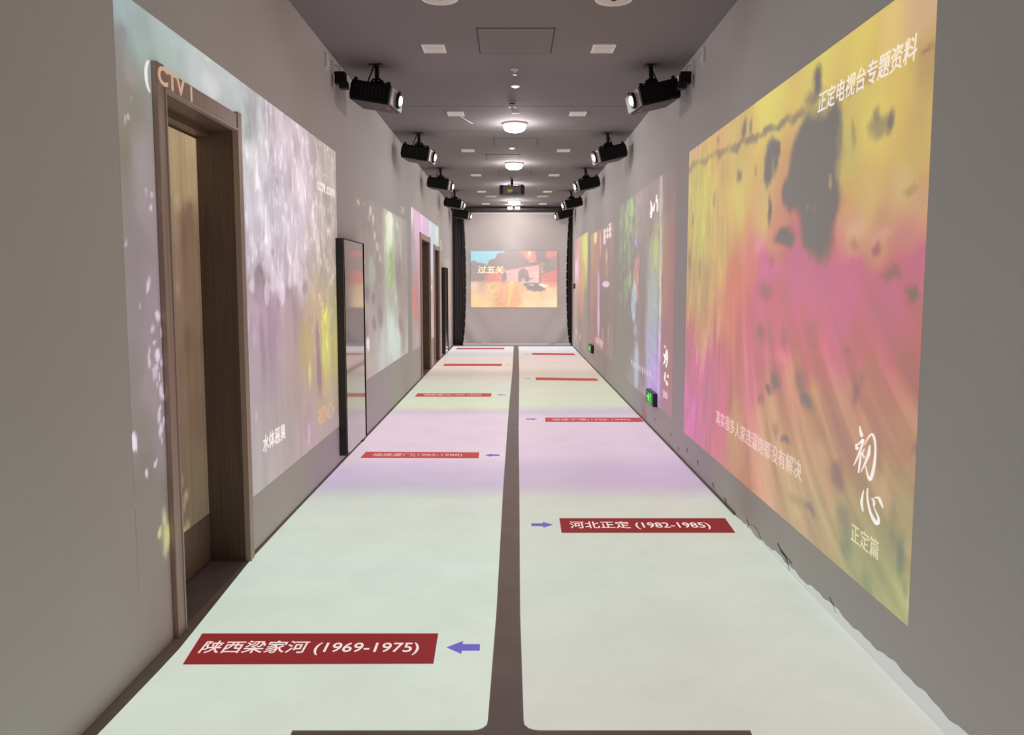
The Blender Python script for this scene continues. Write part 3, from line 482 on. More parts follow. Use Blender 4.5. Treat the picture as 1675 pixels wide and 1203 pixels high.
 [(-0.852,2.059,0.197,0.196,158,225,240,0.95,0.3),(-0.598,2.059,0.197,0.196,158,225,240,0.95,0.3),(-0.359,2.143,0.197,0.112,165,228,238,0.95,0.3),(-0.599,1.92,0.113,0.112,160,222,232,0.95,0.3),(-0.88,1.878,0.113,0.084,165,155,155,0.95,0.3),(-0.726,1.822,0.141,0.098,160,150,150,0.95,0.3),(-0.557,1.766,0.169,0.112,150,145,140,0.95,0.3),(-0.416,1.892,0.141,0.112,155,148,140,0.95,0.3),(-0.246,2.003,0.141,0.14,158,150,138,0.95,0.3),(-0.077,2.073,0.169,0.126,165,158,140,0.95,0.3),(0.106,1.975,0.282,0.112,155,142,130,0.95,0.3),(-0.134,1.892,0.225,0.098,150,135,130,0.95,0.3),(-0.035,1.808,0.282,0.07,160,130,125,0.9,0.4),(-0.839,1.639,0.197,0.112,155,142,148,0.95,0.3),(-0.84,1.555,0.226,0.056,150,138,148,0.9,0.4),(0.429,2.087,0.141,0.126,232,175,150,0.95,0.3),(0.401,2.115,0.042,0.084,245,220,210,0.9,0.5),(0.64,2.087,0.099,0.168,160,142,132,0.9,0.5),(0.781,2.031,0.113,0.14,165,155,135,0.9,0.5),(0.879,2.115,0.113,0.098,235,170,150,0.9,0.4),(0.992,2.143,0.07,0.07,232,165,145,0.9,0.4),(0.853,1.808,0.169,0.126,165,168,135,0.9,0.4),(0.965,1.92,0.085,0.14,175,175,140,0.9,0.4),(0.106,1.696,0.31,0.168,240,178,170,0.95,0.25),(0.486,1.724,0.141,0.224,245,208,205,0.98,0.2),(0.317,1.639,0.31,0.168,245,200,198,0.95,0.25),(0.317,1.892,0.31,0.028,190,130,120,0.9,0.4),(0.035,1.822,0.197,0.028,195,135,125,0.9,0.4),(-0.444,1.625,0.113,0.112,235,150,125,0.95,0.3),(-0.332,1.597,0.141,0.098,238,165,150,0.95,0.3),(-0.078,1.696,0.042,0.07,160,120,130,0.9,0.4),(-0.19,1.555,0.056,0.084,160,118,135,0.9,0.4),(0.261,1.668,0.127,0.14,150,128,135,0.98,0.15),(0.261,1.555,0.127,0.084,150,128,135,0.98,0.15),(0.317,1.71,0.056,0.042,200,165,175,0.7,0.8),(0.219,1.569,0.042,0.07,170,160,165,0.7,0.8),(0.656,1.611,0.021,0.14,190,150,150,0.9,0.3),(0.868,1.597,0.183,0.112,235,165,145,0.95,0.3),(1.008,1.682,0.085,0.112,232,160,140,0.95,0.3),(0.868,1.457,0.169,0.042,245,185,140,0.9,0.5),(0.43,1.499,0.127,0.028,235,215,205,0.9,0.4),(0.36,1.583,0.071,0.07,120,100,110,0.95,0.3),(0.431,1.415,0.184,0.056,160,140,150,0.95,0.3),(0.516,1.331,0.212,0.056,168,148,158,0.95,0.3),(0.685,1.302,0.099,0.028,165,145,155,0.95,0.3),(0.431,1.401,0.071,0.021,225,215,215,0.9,0.4),(0.713,1.387,0.127,0.042,255,245,225,0.9,0.5),(0.29,1.345,0.113,0.042,245,205,165,0.9,0.5),(-0.36,1.401,0.113,0.112,235,205,125,0.85,0.5),(-0.459,1.359,0.042,0.07,225,190,115,0.8,0.6),(-0.106,1.302,0.198,0.127,252,210,110,0.95,0.4),(0.007,1.415,0.085,0.126,253,222,140,0.95,0.4),(-0.049,1.555,0.042,0.084,252,225,150,0.9,0.4),(-0.163,1.162,0.283,0.169,250,202,96,0.95,0.4),(-0.078,1.006,0.311,0.127,248,200,96,0.95,0.4),(0.106,1.133,0.113,0.169,248,205,105,0.9,0.5),(-0.247,1.246,0.028,0.169,225,172,75,0.6,0.8),(-0.106,1.19,0.021,0.225,225,175,80,0.6,0.8),(-0.36,1.19,0.099,0.028,225,180,90,0.7,0.8),(-0.361,1.077,0.113,0.028,225,180,90,0.7,0.8),(0.106,1.218,0.085,0.028,228,182,90,0.7,0.8),(0.149,1.049,0.085,0.028,228,182,90,0.7,0.8),(-0.248,0.978,0.198,0.042,228,178,85,0.6,0.8)]),
'LEAF': (
 [(3.979,2.178,170,148,115),(4.273,2.159,180,158,122),(4.44,2.172,165,145,112),(3.957,1.957,165,145,112),(4.251,1.936,170,148,115),(4.456,1.898,150,128,100),(3.935,1.736,150,125,105),(4.23,1.728,125,102,85),(4.432,1.648,125,105,85),(3.945,1.488,140,115,95),(4.201,1.431,125,102,86),(4.401,1.336,120,100,82),(3.953,1.207,130,108,90),(4.169,1.104,115,95,78),(4.37,1.024,115,98,80),(3.925,0.925,125,102,88),(4.22,0.794,112,92,78),(3.969,0.629,120,98,85),(4.231,0.481,115,100,80),(3.977,0.333,115,98,82),(4.248,0.225,105,95,78),(4.38,0.219,110,100,82)],
 [(4.087,1.832,0.075,0.069,195,168,130,0.5,1.0),(4.239,1.817,0.048,0.059,120,95,80,0.6,1.0),(4.143,1.635,0.077,0.117,112,88,74,0.5,1.0),(4.339,1.583,0.051,0.153,110,90,75,0.5,1.0),(4.048,1.431,0.037,0.063,170,145,122,0.6,1.0),(4.136,1.166,0.078,0.088,100,80,68,0.5,1.0),(4.339,1.152,0.034,0.093,95,78,65,0.5,1.0),(3.949,0.951,0.021,0.04,195,165,150,0.7,0.8),(3.977,0.866,0.022,0.034,200,170,152,0.7,0.8),(3.94,0.78,0.021,0.045,195,162,148,0.7,0.8),(3.975,0.54,0.022,0.029,225,190,178,0.9,0.7),(3.954,0.486,0.022,0.034,220,185,170,0.8,0.7),(4.009,0.503,0.022,0.041,185,155,140,0.7,0.8),(4.055,0.425,0.03,0.035,190,160,140,0.7,0.8),(4.019,0.381,0.037,0.041,195,175,140,0.6,0.9),(3.968,0.32,0.037,0.052,225,222,150,0.8,0.8),(4.005,0.235,0.037,0.064,205,205,125,0.8,0.9),(4.055,0.265,0.031,0.053,195,195,130,0.7,0.9),(3.928,0.214,0.036,0.04,228,228,165,0.9,0.8)]),
}
STROKES = {'chuxin':[[(3.41,0.877,3.403,0.879),(3.411,0.873,3.4,0.876),(3.411,0.868,3.396,0.871),(3.411,0.862,3.392,0.867),(3.41,0.857,3.388,0.862),(3.407,0.852,3.383,0.858),(3.404,0.846,3.378,0.854),(3.401,0.842,3.374,0.849),(3.399,0.839,3.372,0.845),(3.397,0.84,3.375,0.84),(3.393,0.841,3.384,0.836),(3.393,0.84,3.389,0.836),(3.394,0.839,3.391,0.836)],[(3.437,0.789,3.441,0.79),(3.428,0.792,3.434,0.795),(3.416,0.798,3.424,0.8),(3.403,0.803,3.413,0.807),(3.392,0.809,3.404,0.812),(3.381,0.815,3.396,0.818),(3.372,0.821,3.387,0.824),(3.366,0.824,3.379,0.83),(3.378,0.824,3.358,0.832),(3.379,0.823,3.357,0.826),(3.381,0.816,3.36,0.818),(3.385,0.808,3.366,0.809),(3.391,0.798,3.372,0.799),(3.398,0.786,3.379,0.787),(3.407,0.773,3.389,0.774),(3.416,0.759,3.399,0.76),(3.425,0.747,3.409,0.747),(3.434,0.735,3.419,0.735),(3.442,0.723,3.431,0.723),(3.45,0.713,3.441,0.713),(3.455,0.705,3.448,0.705)],[(3.441,0.797,3.428,0.8),(3.442,0.793,3.427,0.796),(3.443,0.787,3.425,0.79),(3.443,0.78,3.422,0.785),(3.439,0.775,3.422,0.784),(3.421,0.777,3.43,0.784),(3.413,0.782,3.425,0.786),(3.408,0.787,3.417,0.789),(3.405,0.789,3.412,0.791)],[(3.389,0.774,3.379,0.775),(3.391,0.766,3.38,0.768),(3.395,0.754,3.38,0.757),(3.399,0.742,3.381,0.744),(3.402,0.73,3.382,0.733),(3.404,0.717,3.385,0.721),(3.406,0.705,3.388,0.708),(3.407,0.693,3.391,0.696),(3.408,0.685,3.393,0.688)],[(3.354,0.795,3.348,0.795),(3.36,0.791,3.352,0.791),(3.367,0.785,3.358,0.785),(3.375,0.778,3.363,0.779),(3.379,0.771,3.364,0.774),(3.376,0.766,3.361,0.771),(3.368,0.761,3.355,0.767),(3.361,0.758,3.349,0.764),(3.356,0.756,3.344,0.761)],[(3.349,0.81,3.356,0.81),(3.343,0.818,3.35,0.818),(3.333,0.829,3.342,0.829),(3.322,0.84,3.333,0.841),(3.312,0.849,3.324,0.85),(3.302,0.855,3.314,0.857),(3.293,0.859,3.302,0.864),(3.288,0.861,3.287,0.869),(3.287,0.86,3.271,0.869),(3.281,0.856,3.262,0.863),(3.274,0.848,3.255,0.854),(3.267,0.838,3.249,0.842),(3.263,0.826,3.245,0.83),(3.261,0.811,3.243,0.815),(3.261,0.794,3.241,0.798),(3.263,0.776,3.241,0.78),(3.266,0.759,3.243,0.762),(3.272,0.739,3.247,0.743),(3.28,0.718,3.253,0.722),(3.289,0.7,3.261,0.703),(3.296,0.689,3.269,0.689),(3.288,0.691,3.292,0.678),(3.288,0.691,3.308,0.681),(3.296,0.695,3.315,0.688),(3.305,0.7,3.32,0.694),(3.312,0.707,3.326,0.702),(3.32,0.716,3.331,0.713),(3.327,0.725,3.335,0.723),(3.332,0.732,3.339,0.729)],[(3.312,0.817,3.298,0.819),(3.314,0.811,3.297,0.813),(3.317,0.802,3.296,0.805),(3.321,0.792,3.295,0.795),(3.325,0.782,3.297,0.785),(3.33,0.773,3.303,0.775),(3.335,0.764,3.311,0.765),(3.341,0.753,3.32,0.754),(3.348,0.742,3.33,0.743),(3.356,0.73,3.341,0.73),(3.366,0.715,3.355,0.716),(3.375,0.703,3.367,0.703),(3.381,0.694,3.376,0.694)],[(3.348,0.629,3.341,0.63),(3.354,0.619,3.343,0.62),(3.362,0.604,3.345,0.607),(3.369,0.588,3.347,0.593),(3.372,0.575,3.347,0.581),(3.368,0.564,3.346,0.57),(3.36,0.554,3.343,0.56),(3.352,0.547,3.339,0.551),(3.346,0.541,3.337,0.545)],[(3.313,0.645,3.301,0.648),(3.314,0.638,3.302,0.641),(3.316,0.628,3.302,0.631),(3.316,0.617,3.301,0.62),(3.314,0.605,3.298,0.609),(3.309,0.592,3.292,0.598),(3.301,0.578,3.284,0.584),(3.292,0.565,3.274,0.572),(3.282,0.553,3.263,0.561),(3.269,0.543,3.247,0.553),(3.254,0.533,3.229,0.546),(3.238,0.526,3.213,0.541),(3.223,0.522,3.204,0.54),(3.196,0.53,3.214,0.537),(3.186,0.54,3.213,0.537),(3.185,0.549,3.209,0.543),(3.187,0.556,3.207,0.55),(3.194,0.563,3.21,0.556),(3.204,0.569,3.217,0.563),(3.216,0.575,3.226,0.57),(3.226,0.581,3.234,0.577),(3.234,0.586,3.241,0.583),(3.243,0.592,3.248,0.589),(3.25,0.597,3.255,0.595),(3.255,0.6,3.259,0.598)],[(3.27,0.614,3.263,0.618),(3.266,0.612,3.258,0.618),(3.261,0.61,3.25,0.617),(3.256,0.608,3.242,0.615),(3.253,0.605,3.236,0.612),(3.25,0.602,3.234,0.607),(3.248,0.598,3.234,0.602),(3.246,0.594,3.235,0.597),(3.245,0.591,3.236,0.594)],[(3.247,0.621,3.249,0.623),(3.239,0.623,3.241,0.626),(3.227,0.626,3.23,0.631),(3.217,0.629,3.216,0.636),(3.211,0.629,3.202,0.638),(3.207,0.627,3.191,0.636),(3.202,0.624,3.184,0.632),(3.197,0.619,3.178,0.627),(3.191,0.615,3.173,0.623),(3.184,0.611,3.169,0.619),(3.177,0.608,3.165,0.614),(3.17,0.606,3.161,0.61),(3.165,0.604,3.159,0.607)]],'top2':[[(8.801,2.281,8.746,2.278),(8.791,2.268,8.722,2.264),(8.777,2.249,8.686,2.243),(8.765,2.227,8.653,2.219),(8.759,2.206,8.634,2.195),(8.763,2.182,8.638,2.17),(8.772,2.153,8.657,2.142),(8.784,2.127,8.679,2.117),(8.791,2.109,8.693,2.1)],[(8.838,2.156,8.854,2.163),(8.797,2.154,8.817,2.163),(8.738,2.151,8.764,2.164),(8.679,2.149,8.711,2.164),(8.64,2.147,8.675,2.164)],[(8.557,2.238,8.504,2.232),(8.575,2.223,8.511,2.216),(8.6,2.201,8.52,2.193),(8.626,2.179,8.53,2.169),(8.644,2.164,8.536,2.153)],[(8.597,2.19,8.63,2.197),(8.575,2.192,8.614,2.2),(8.545,2.196,8.589,2.205),(8.514,2.199,8.565,2.21),(8.494,2.202,8.549,2.213)],[(8.413,2.305,8.362,2.298),(8.426,2.296,8.366,2.289),(8.444,2.284,8.373,2.275),(8.461,2.269,8.377,2.26),(8.467,2.256,8.376,2.248),(8.453,2.244,8.367,2.241),(8.427,2.234,8.351,2.234),(8.406,2.227,8.329,2.224),(8.392,2.216,8.315,2.211),(8.387,2.199,8.313,2.192),(8.387,2.177,8.317,2.171),(8.389,2.157,8.323,2.151),(8.391,2.142,8.327,2.137)],[(8.45,2.231,8.48,2.238),(8.418,2.233,8.451,2.241),(8.372,2.236,8.41,2.246),(8.326,2.239,8.37,2.25),(8.295,2.241,8.342,2.253)]],'chuxin2':[[(7.862,0.879,7.823,0.884),(7.855,0.874,7.812,0.879),(7.844,0.867,7.797,0.873),(7.833,0.86,7.781,0.866),(7.826,0.855,7.771,0.862)],[(7.74,0.853,7.692,0.855),(7.75,0.845,7.692,0.848),(7.764,0.834,7.692,0.838),(7.78,0.821,7.696,0.825),(7.796,0.804,7.708,0.809),(7.815,0.781,7.733,0.785),(7.835,0.753,7.768,0.757),(7.854,0.726,7.802,0.729),(7.867,0.707,7.826,0.71)],[(7.901,0.8,7.853,0.807),(7.895,0.795,7.838,0.803),(7.886,0.787,7.816,0.797),(7.872,0.779,7.793,0.791),(7.851,0.772,7.772,0.787),(7.819,0.767,7.752,0.782),(7.781,0.764,7.728,0.778),(7.747,0.763,7.706,0.773),(7.724,0.761,7.689,0.771)],[(7.731,0.845,7.699,0.848),(7.725,0.834,7.688,0.838),(7.715,0.818,7.672,0.823),(7.708,0.8,7.658,0.805),(7.708,0.781,7.652,0.785),(7.72,0.758,7.66,0.762),(7.739,0.73,7.677,0.734),(7.759,0.705,7.696,0.709),(7.773,0.687,7.708,0.691)],[(7.874,0.704,7.903,0.705),(7.851,0.712,7.884,0.713),(7.818,0.724,7.857,0.725),(7.785,0.736,7.83,0.737),(7.762,0.743,7.812,0.744)],[(7.797,0.639,7.756,0.642),(7.805,0.631,7.755,0.636),(7.817,0.621,7.752,0.627),(7.828,0.609,7.751,0.616),(7.835,0.597,7.753,0.605),(7.836,0.585,7.761,0.593),(7.834,0.572,7.773,0.578),(7.829,0.561,7.785,0.565),(7.827,0.553,7.794,0.556)],[(7.685,0.627,7.622,0.635),(7.68,0.622,7.617,0.63),(7.673,0.614,7.61,0.622),(7.667,0.606,7.604,0.614),(7.662,0.6,7.599,0.609)],[(7.768,0.565,7.73,0.572),(7.762,0.56,7.711,0.57),(7.754,0.552,7.683,0.565),(7.745,0.544,7.655,0.561),(7.736,0.538,7.636,0.555),(7.724,0.534,7.629,0.549),(7.71,0.53,7.631,0.542),(7.696,0.527,7.636,0.536),(7.687,0.525,7.639,0.532)]],'pian2':[[(7.878,0.463,7.852,0.467),(7.873,0.457,7.846,0.461),(7.865,0.448,7.835,0.452),(7.859,0.438,7.826,0.442),(7.857,0.428,7.824,0.432),(7.862,0.417,7.831,0.421),(7.872,0.405,7.844,0.408),(7.882,0.394,7.859,0.396),(7.889,0.386,7.868,0.388)],[(7.812,0.468,7.791,0.47),(7.808,0.455,7.785,0.458),(7.802,0.437,7.775,0.441),(7.796,0.419,7.765,0.423),(7.791,0.406,7.758,0.411)],[(7.731,0.467,7.706,0.47),(7.733,0.453,7.707,0.456),(7.736,0.433,7.707,0.436),(7.739,0.412,7.708,0.416),(7.741,0.398,7.708,0.403)],[(7.676,0.47,7.656,0.473),(7.675,0.457,7.654,0.46),(7.675,0.439,7.651,0.442),(7.674,0.42,7.648,0.424),(7.674,0.407,7.645,0.411)],[(7.846,0.439,7.836,0.444),(7.808,0.44,7.798,0.445),(7.752,0.442,7.742,0.447),(7.698,0.443,7.687,0.448),(7.661,0.444,7.649,0.45)],[(7.864,0.406,7.855,0.411),(7.826,0.408,7.816,0.413),(7.77,0.41,7.76,0.415),(7.715,0.412,7.705,0.417),(7.678,0.414,7.667,0.419)]]}

# pictures ---------------------------------------------------------------
rng = np.random.RandomState(7)
LAT = rng.rand(256, 256)
def vnoise(u, v):
    iu, iv = np.floor(u).astype(int), np.floor(v).astype(int)
    fu, fv = u - iu, v - iv
    fu, fv = fu * fu * (3 - 2 * fu), fv * fv * (3 - 2 * fv)
    g = lambda a, b: LAT[a % 256, b % 256]
    return (g(iu, iv) * (1 - fu) * (1 - fv) + g(iu + 1, iv) * fu * (1 - fv) + g(iu, iv + 1) * (1 - fu) * fv + g(iu + 1, iv + 1) * fu * fv)
def fbm(u, v, o=4):
    s, a, t = 0, 1.0, 0
    for k in range(o):
        s = s + a * vnoise(u * 2 ** k + 17 * k, v * 2 ** k + 31 * k)
        t += a
        a *= 0.55
    return s / t * 2 - 1

def picture_colors(key, U, V, warp=0.02, amp=0.05, streak=(2.0, 2.0), ramp=None, p=3.2, fine=0.015, soft=1.25):
    ctrl, blobs = PICTURES[key]
    U0, V0 = U, V
    U = U + warp * fbm(U0 * 7, V0 * 7) + fine * fbm(U0 * 38, V0 * 30 + 4)
    V = V + warp * fbm(U0 * 7 + 50, V0 * 7 + 9) + fine * fbm(U0 * 38 + 11, V0 * 30)
    num = np.zeros(U.shape + (3,))
    den = np.zeros(U.shape)
    for u, v, r, g, b in ctrl:
        w = 1.0 / (((U - u) ** 2 + (V - v) ** 2) ** (p / 2) + 1e-4)
        num += w[..., None] * np.array([r, g, b], float)
        den += w
    col = num / den[..., None]
    for u, v, ru, rv, r, g, b, al, so in blobs:
        d = np.sqrt(((U - u) / max(ru, 1e-4)) ** 2 + ((V - v) / max(rv, 1e-4)) ** 2)
        a = np.clip((1.15 - d) / max(so * soft, 0.05), 0, 1)
        a = a * a * (3 - 2 * a) * al
        col = col * (1 - a[..., None]) + a[..., None] * np.array([r, g, b], float)
    n = fbm(U0 * streak[0], V0 * streak[1], 5)
    col = col * (1 + amp * n[..., None])
    if ramp is not None:
        col = ramp(U0, V0, col)
    return np.clip(col, 0, 255)

def picture_mesh(name, key, frame, res, place, material, parent, refl=REFL, hole=None, **kw):
    """frame: (u0,u1,v0,v1) in metres on the surface; place(u,v)->xyz; hole(u,v)->bool for cells left out"""
    u0, u1, v0, v1 = frame
    nu, nv = res
    us, vs = np.linspace(u0, u1, nu + 1), np.linspace(v0, v1, nv + 1)
    if hole:
        for line in hole['u']:
            us[np.argmin(abs(us - line))] = line
        for line in hole['v']:
            vs[np.argmin(abs(vs - line))] = line
    U, V = np.meshgrid(us, vs, indexing='ij')
    col = picture_colors(key, U, V, **kw) / 255.0
    L = np.where(col <= 0.04045, col / 12.92, ((col + 0.055) / 1.055) ** 2.4) - np.array(refl)
    L = np.clip(L, 0, None)
    co = place(U.ravel(), V.ravel())
    idx = np.arange((nu + 1) * (nv + 1)).reshape(nu + 1, nv + 1)
    f = np.stack([idx[:-1, :-1], idx[1:, :-1], idx[1:, 1:], idx[:-1, 1:]], -1).reshape(-1, 4)
    if hole:
        cu = ((us[:-1] + us[1:]) / 2)[:, None].repeat(nv, 1).ravel()
        cv = ((vs[:-1] + vs[1:]) / 2)[None, :].repeat(nu, 0).ravel()
        f = f[~hole['f'](cu, cv)]
    me = bpy.data.meshes.new(name)
    me.from_pydata(co.tolist(), [], f.tolist())
    at = me.color_attributes.new('Col', 'FLOAT_COLOR', 'POINT')
    rgba = np.ones((len(co), 4))
    rgba[:, :3] = L.reshape(-1, 3)
    at.data.foreach_set('color', rgba.ravel())
    me.update()
    return link_mesh(name, None, material, parent, me=me)

def on_x(x):
    return lambda u, v: np.stack([np.full_like(u, x), u, v], -1)
def on_y(y):
    return lambda u, v: np.stack([u, np.full_like(u, y), v], -1)

# ------------------------------------------------------------------ the room
struct(boxo('floor', (XL - 0.5, XR + 0.3, YN, YF + 0.3, -0.12, 0.0), M['floor']), 'bare grey floor of the corridor')
ceil = struct(boxo('ceiling', (XL - 0.5, XR + 0.3, YN, YF + 0.3, H, H + 0.12), M['ceiling']), 'dark grey plasterboard ceiling')
struct(boxo('wall_right', (XR, XR + 0.3, YN, YF + 0.3, 0, H), M['wall']), 'grey painted right wall')
struct(boxo('wall_far', (XL, XR, YF, YF + 0.3, 0, H), M['wall']), 'grey end wall behind the cloth screen')
struct(boxo('wall_near', (XL, XR, YN - 0.0, YN + 0.2, 0, H), M['wall']), 'grey wall behind the viewer')
# left wall with three door openings (y0, y1, top)
DOORS = [(3.46, 4.365, 2.215, 0.187), (13.06, 14.42, 2.13, 0.22), (15.27, 16.25, 2.06, 0.22)]
bm = bmesh.new()
ys = [YN] + [v for d in DOORS for v in d[:2]] + [YF + 0.3]
for a, b in zip(ys[0::2], ys[1::2]):
    box(bm, XL - 0.5, XL, a, b, 0, H)
for y0, y1, zt, dep in DOORS:
    box(bm, XL - 0.5, XL, y0, y1, zt, H)
    box(bm, XL - 0.5, XL - dep - 0.06, y0, y1, 0, zt)
struct(link_mesh('wall_left', bm, M['wall']), 'grey painted left wall with three door openings')

# ceiling seams
bm = bmesh.new()
for y in (8.7, 10.12, 13.3):
    box(bm, XL, XR, y, y + 0.006, H - 0.0015, H + 0.001)
link_mesh('ceiling_joint', bm, M['seam'], ceil)

def door(name, y0, y1, zt, dep, label, casing=0.075, handle=False, casing_far=None):
    root = bpy.data.objects.new(name, None)
    C.objects.link(root)
    root.location = (XL, (y0 + y1) / 2, 0)
    struct(root, label)
    base = Matrix.Translation(-root.location)
    def part(n, bm, m):
        bmesh.ops.transform(bm, matrix=base, verts=bm.verts[:])
        return link_mesh(n, bm, m, root)
    # casing on the wall face, proud of the paint
    t = 0.022
    for a, b in ((y0 - casing, y0), (y1, y1 + (casing_far or casing))):
        bm = bmesh.new()
        box(bm, XL, XL + t, a, b, 0, zt + casing + 0.012, bevel=0.003)
        part('casing_upright', bm, M['trim_wood'])
    bm = bmesh.new()
    box(bm, XL, XL + t - 0.004, y0, y1, zt, zt + casing, bevel=0.003)
    part('casing_head', bm, M['trim_wood'])
    # rounded pale inner edge round the opening
    bm = bmesh.new()
    box(bm, XL - 0.004, XL + t + 0.004, y1 - 0.014, y1 + 0.004, 0, zt, bevel=0.003)
    box(bm, XL - 0.004, XL + t + 0.004, y0 - 0.004, y0 + 0.010, 0, zt, bevel=0.003)
    box(bm, XL - 0.004, XL + t + 0.004, y0, y1, zt - 0.010, zt + 0.004, bevel=0.003)
    part('casing_bead', bm, M['edge_wood'])
    for a, b in ((y0, y0 + 0.012), (y1 - 0.012, y1)):
        bm = bmesh.new()
        box(bm, XL - dep, XL, a, b, 0, zt)
        part('jamb', bm, M['jamb_wood'])
    bm = bmesh.new()
    box(bm, XL - dep, XL, y0, y1, zt - 0.012, zt)
    box(bm, XL - dep + 0.0, XL - dep * 0.62, y0 + 0.012, y1 - 0.012, zt - 0.04, zt - 0.012)
    part('head_jamb', bm, M['jamb_wood'])
    bm = bmesh.new()
    box(bm, XL - dep - 0.05, XL - dep, y0, y1, 0.012, zt)
    leaf = part('door_leaf', bm, M['leaf_wood'])
    bm = bmesh.new()
    box(bm, XL - dep, XL - 0.001, y0, y1, 0, 0.004)
    part('threshold', bm, M['sill'])
    if handle:
        bm = bmesh.new()
        yy = y0 + 0.08
        cyl(bm, (XL - dep, yy, 1.02), (XL - dep + 0.05, yy, 1.02), 0.010, seg=12)
        box(bm, XL - dep + 0.04, XL - dep + 0.055, yy, yy + 0.12, 1.01, 1.03, bevel=0.004)
        part('handle', bm, M['black_soft'])
    return root

d1 = door('door_1', *DOORS[0], 'recessed wooden door nearest the viewer on the left wall', casing_far=0.062)
d2 = door('door_2', *DOORS[1], 'first of the two far wooden doors on the left wall', handle=True)
d3 = door('door_3', *DOORS[2], 'last wooden door on the left wall, beside the far display', casing=0.06)
# film light that falls on the near door's leaf
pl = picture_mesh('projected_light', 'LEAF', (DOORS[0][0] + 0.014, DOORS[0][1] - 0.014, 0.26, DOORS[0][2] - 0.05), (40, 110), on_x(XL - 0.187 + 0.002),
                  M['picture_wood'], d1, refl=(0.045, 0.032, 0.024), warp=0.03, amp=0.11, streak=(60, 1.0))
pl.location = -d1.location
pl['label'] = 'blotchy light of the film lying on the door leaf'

# skirting strip at the floor line and spill of floor light on the right wall
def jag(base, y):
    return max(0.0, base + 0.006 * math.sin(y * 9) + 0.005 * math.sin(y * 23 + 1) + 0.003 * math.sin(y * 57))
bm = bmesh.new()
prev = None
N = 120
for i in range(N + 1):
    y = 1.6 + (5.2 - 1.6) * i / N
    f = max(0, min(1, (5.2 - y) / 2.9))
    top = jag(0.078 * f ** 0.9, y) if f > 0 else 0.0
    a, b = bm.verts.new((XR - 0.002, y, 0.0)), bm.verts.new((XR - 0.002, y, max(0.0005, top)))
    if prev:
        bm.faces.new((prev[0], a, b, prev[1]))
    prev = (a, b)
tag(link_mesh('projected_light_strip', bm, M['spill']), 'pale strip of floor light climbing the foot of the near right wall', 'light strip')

# chips and cracks low on the right wall
wr = bpy.data.objects['wall_right']
bm = bmesh.new()
poly(bm, [(XR - 0.003, y, z) for y, z in ((4.93, 0.035), (4.83, 0.052), (4.74, 0.04), (4.70, 0.012), (4.78, 0.0), (4.88, 0.012))])
link_mesh('paint_chip', bm, M['chip'], wr)
def crack(pts, w=0.0035):
    bm = bmesh.new()
    for (y0, z0), (y1, z1) in zip(pts, pts[1:]):
        d = math.hypot(y1 - y0, z1 - z0)
        ny, nz = -(z1 - z0) / d * w, (y1 - y0) / d * w
        poly(bm, [(XR - 0.0032, y0 + ny, z0 + nz), (XR - 0.0032, y1 + ny, z1 + nz), (XR - 0.0032, y1 - ny, z1 - nz), (XR - 0.0032, y0 - ny, z0 - nz)])
    link_mesh('crack', bm, M['crack'], wr)
crack([(4.40, 0.085), (4.33, 0.06), (4.27, 0.055), (4.22, 0.03), (4.20, 0.004)])
crack([(4.34, 0.066), (4.24, 0.058), (4.16, 0.052)], 0.002)
crack([(5.0, 0.05), (4.95, 0.03), (4.97, 0.004)], 0.003)
crack([(3.66, 0.07), (3.60, 0.05), (3.58, 0.03)], 0.002)
for y, z in ((7.45, 0.115), (6.75, 0.12), (6.35, 0.1), (7.1, 0.06), (5.85, 0.05), (8.3, 0.12), (5.5, 0.03)):
    crack([(y + 0.02, z + 0.012), (y - 0.01, z), (y - 0.015, z - 0.014)], 0.005)
# dark gap under the right wall where the projected light stops short
bm = bmesh.new()
box(bm, XR - 0.012, XR - 0.0005, 5.25, YF - 0.2, 0.0, 0.012)
struct(link_mesh('baseboard_right', bm, M['sill']), 'thin dark joint at the foot of the right wall')
bm = bmesh.new()
for a, b in ((4.43, 12.97), (14.51, 15.2), (16.32, YF - 0.2)):
    box(bm, XL + 0.0005, XL + 0.010, a, b, 0.0, 0.010)
struct(link_mesh('baseboard_left', bm, M['sill']), 'thin dark joint at the foot of the left wall')

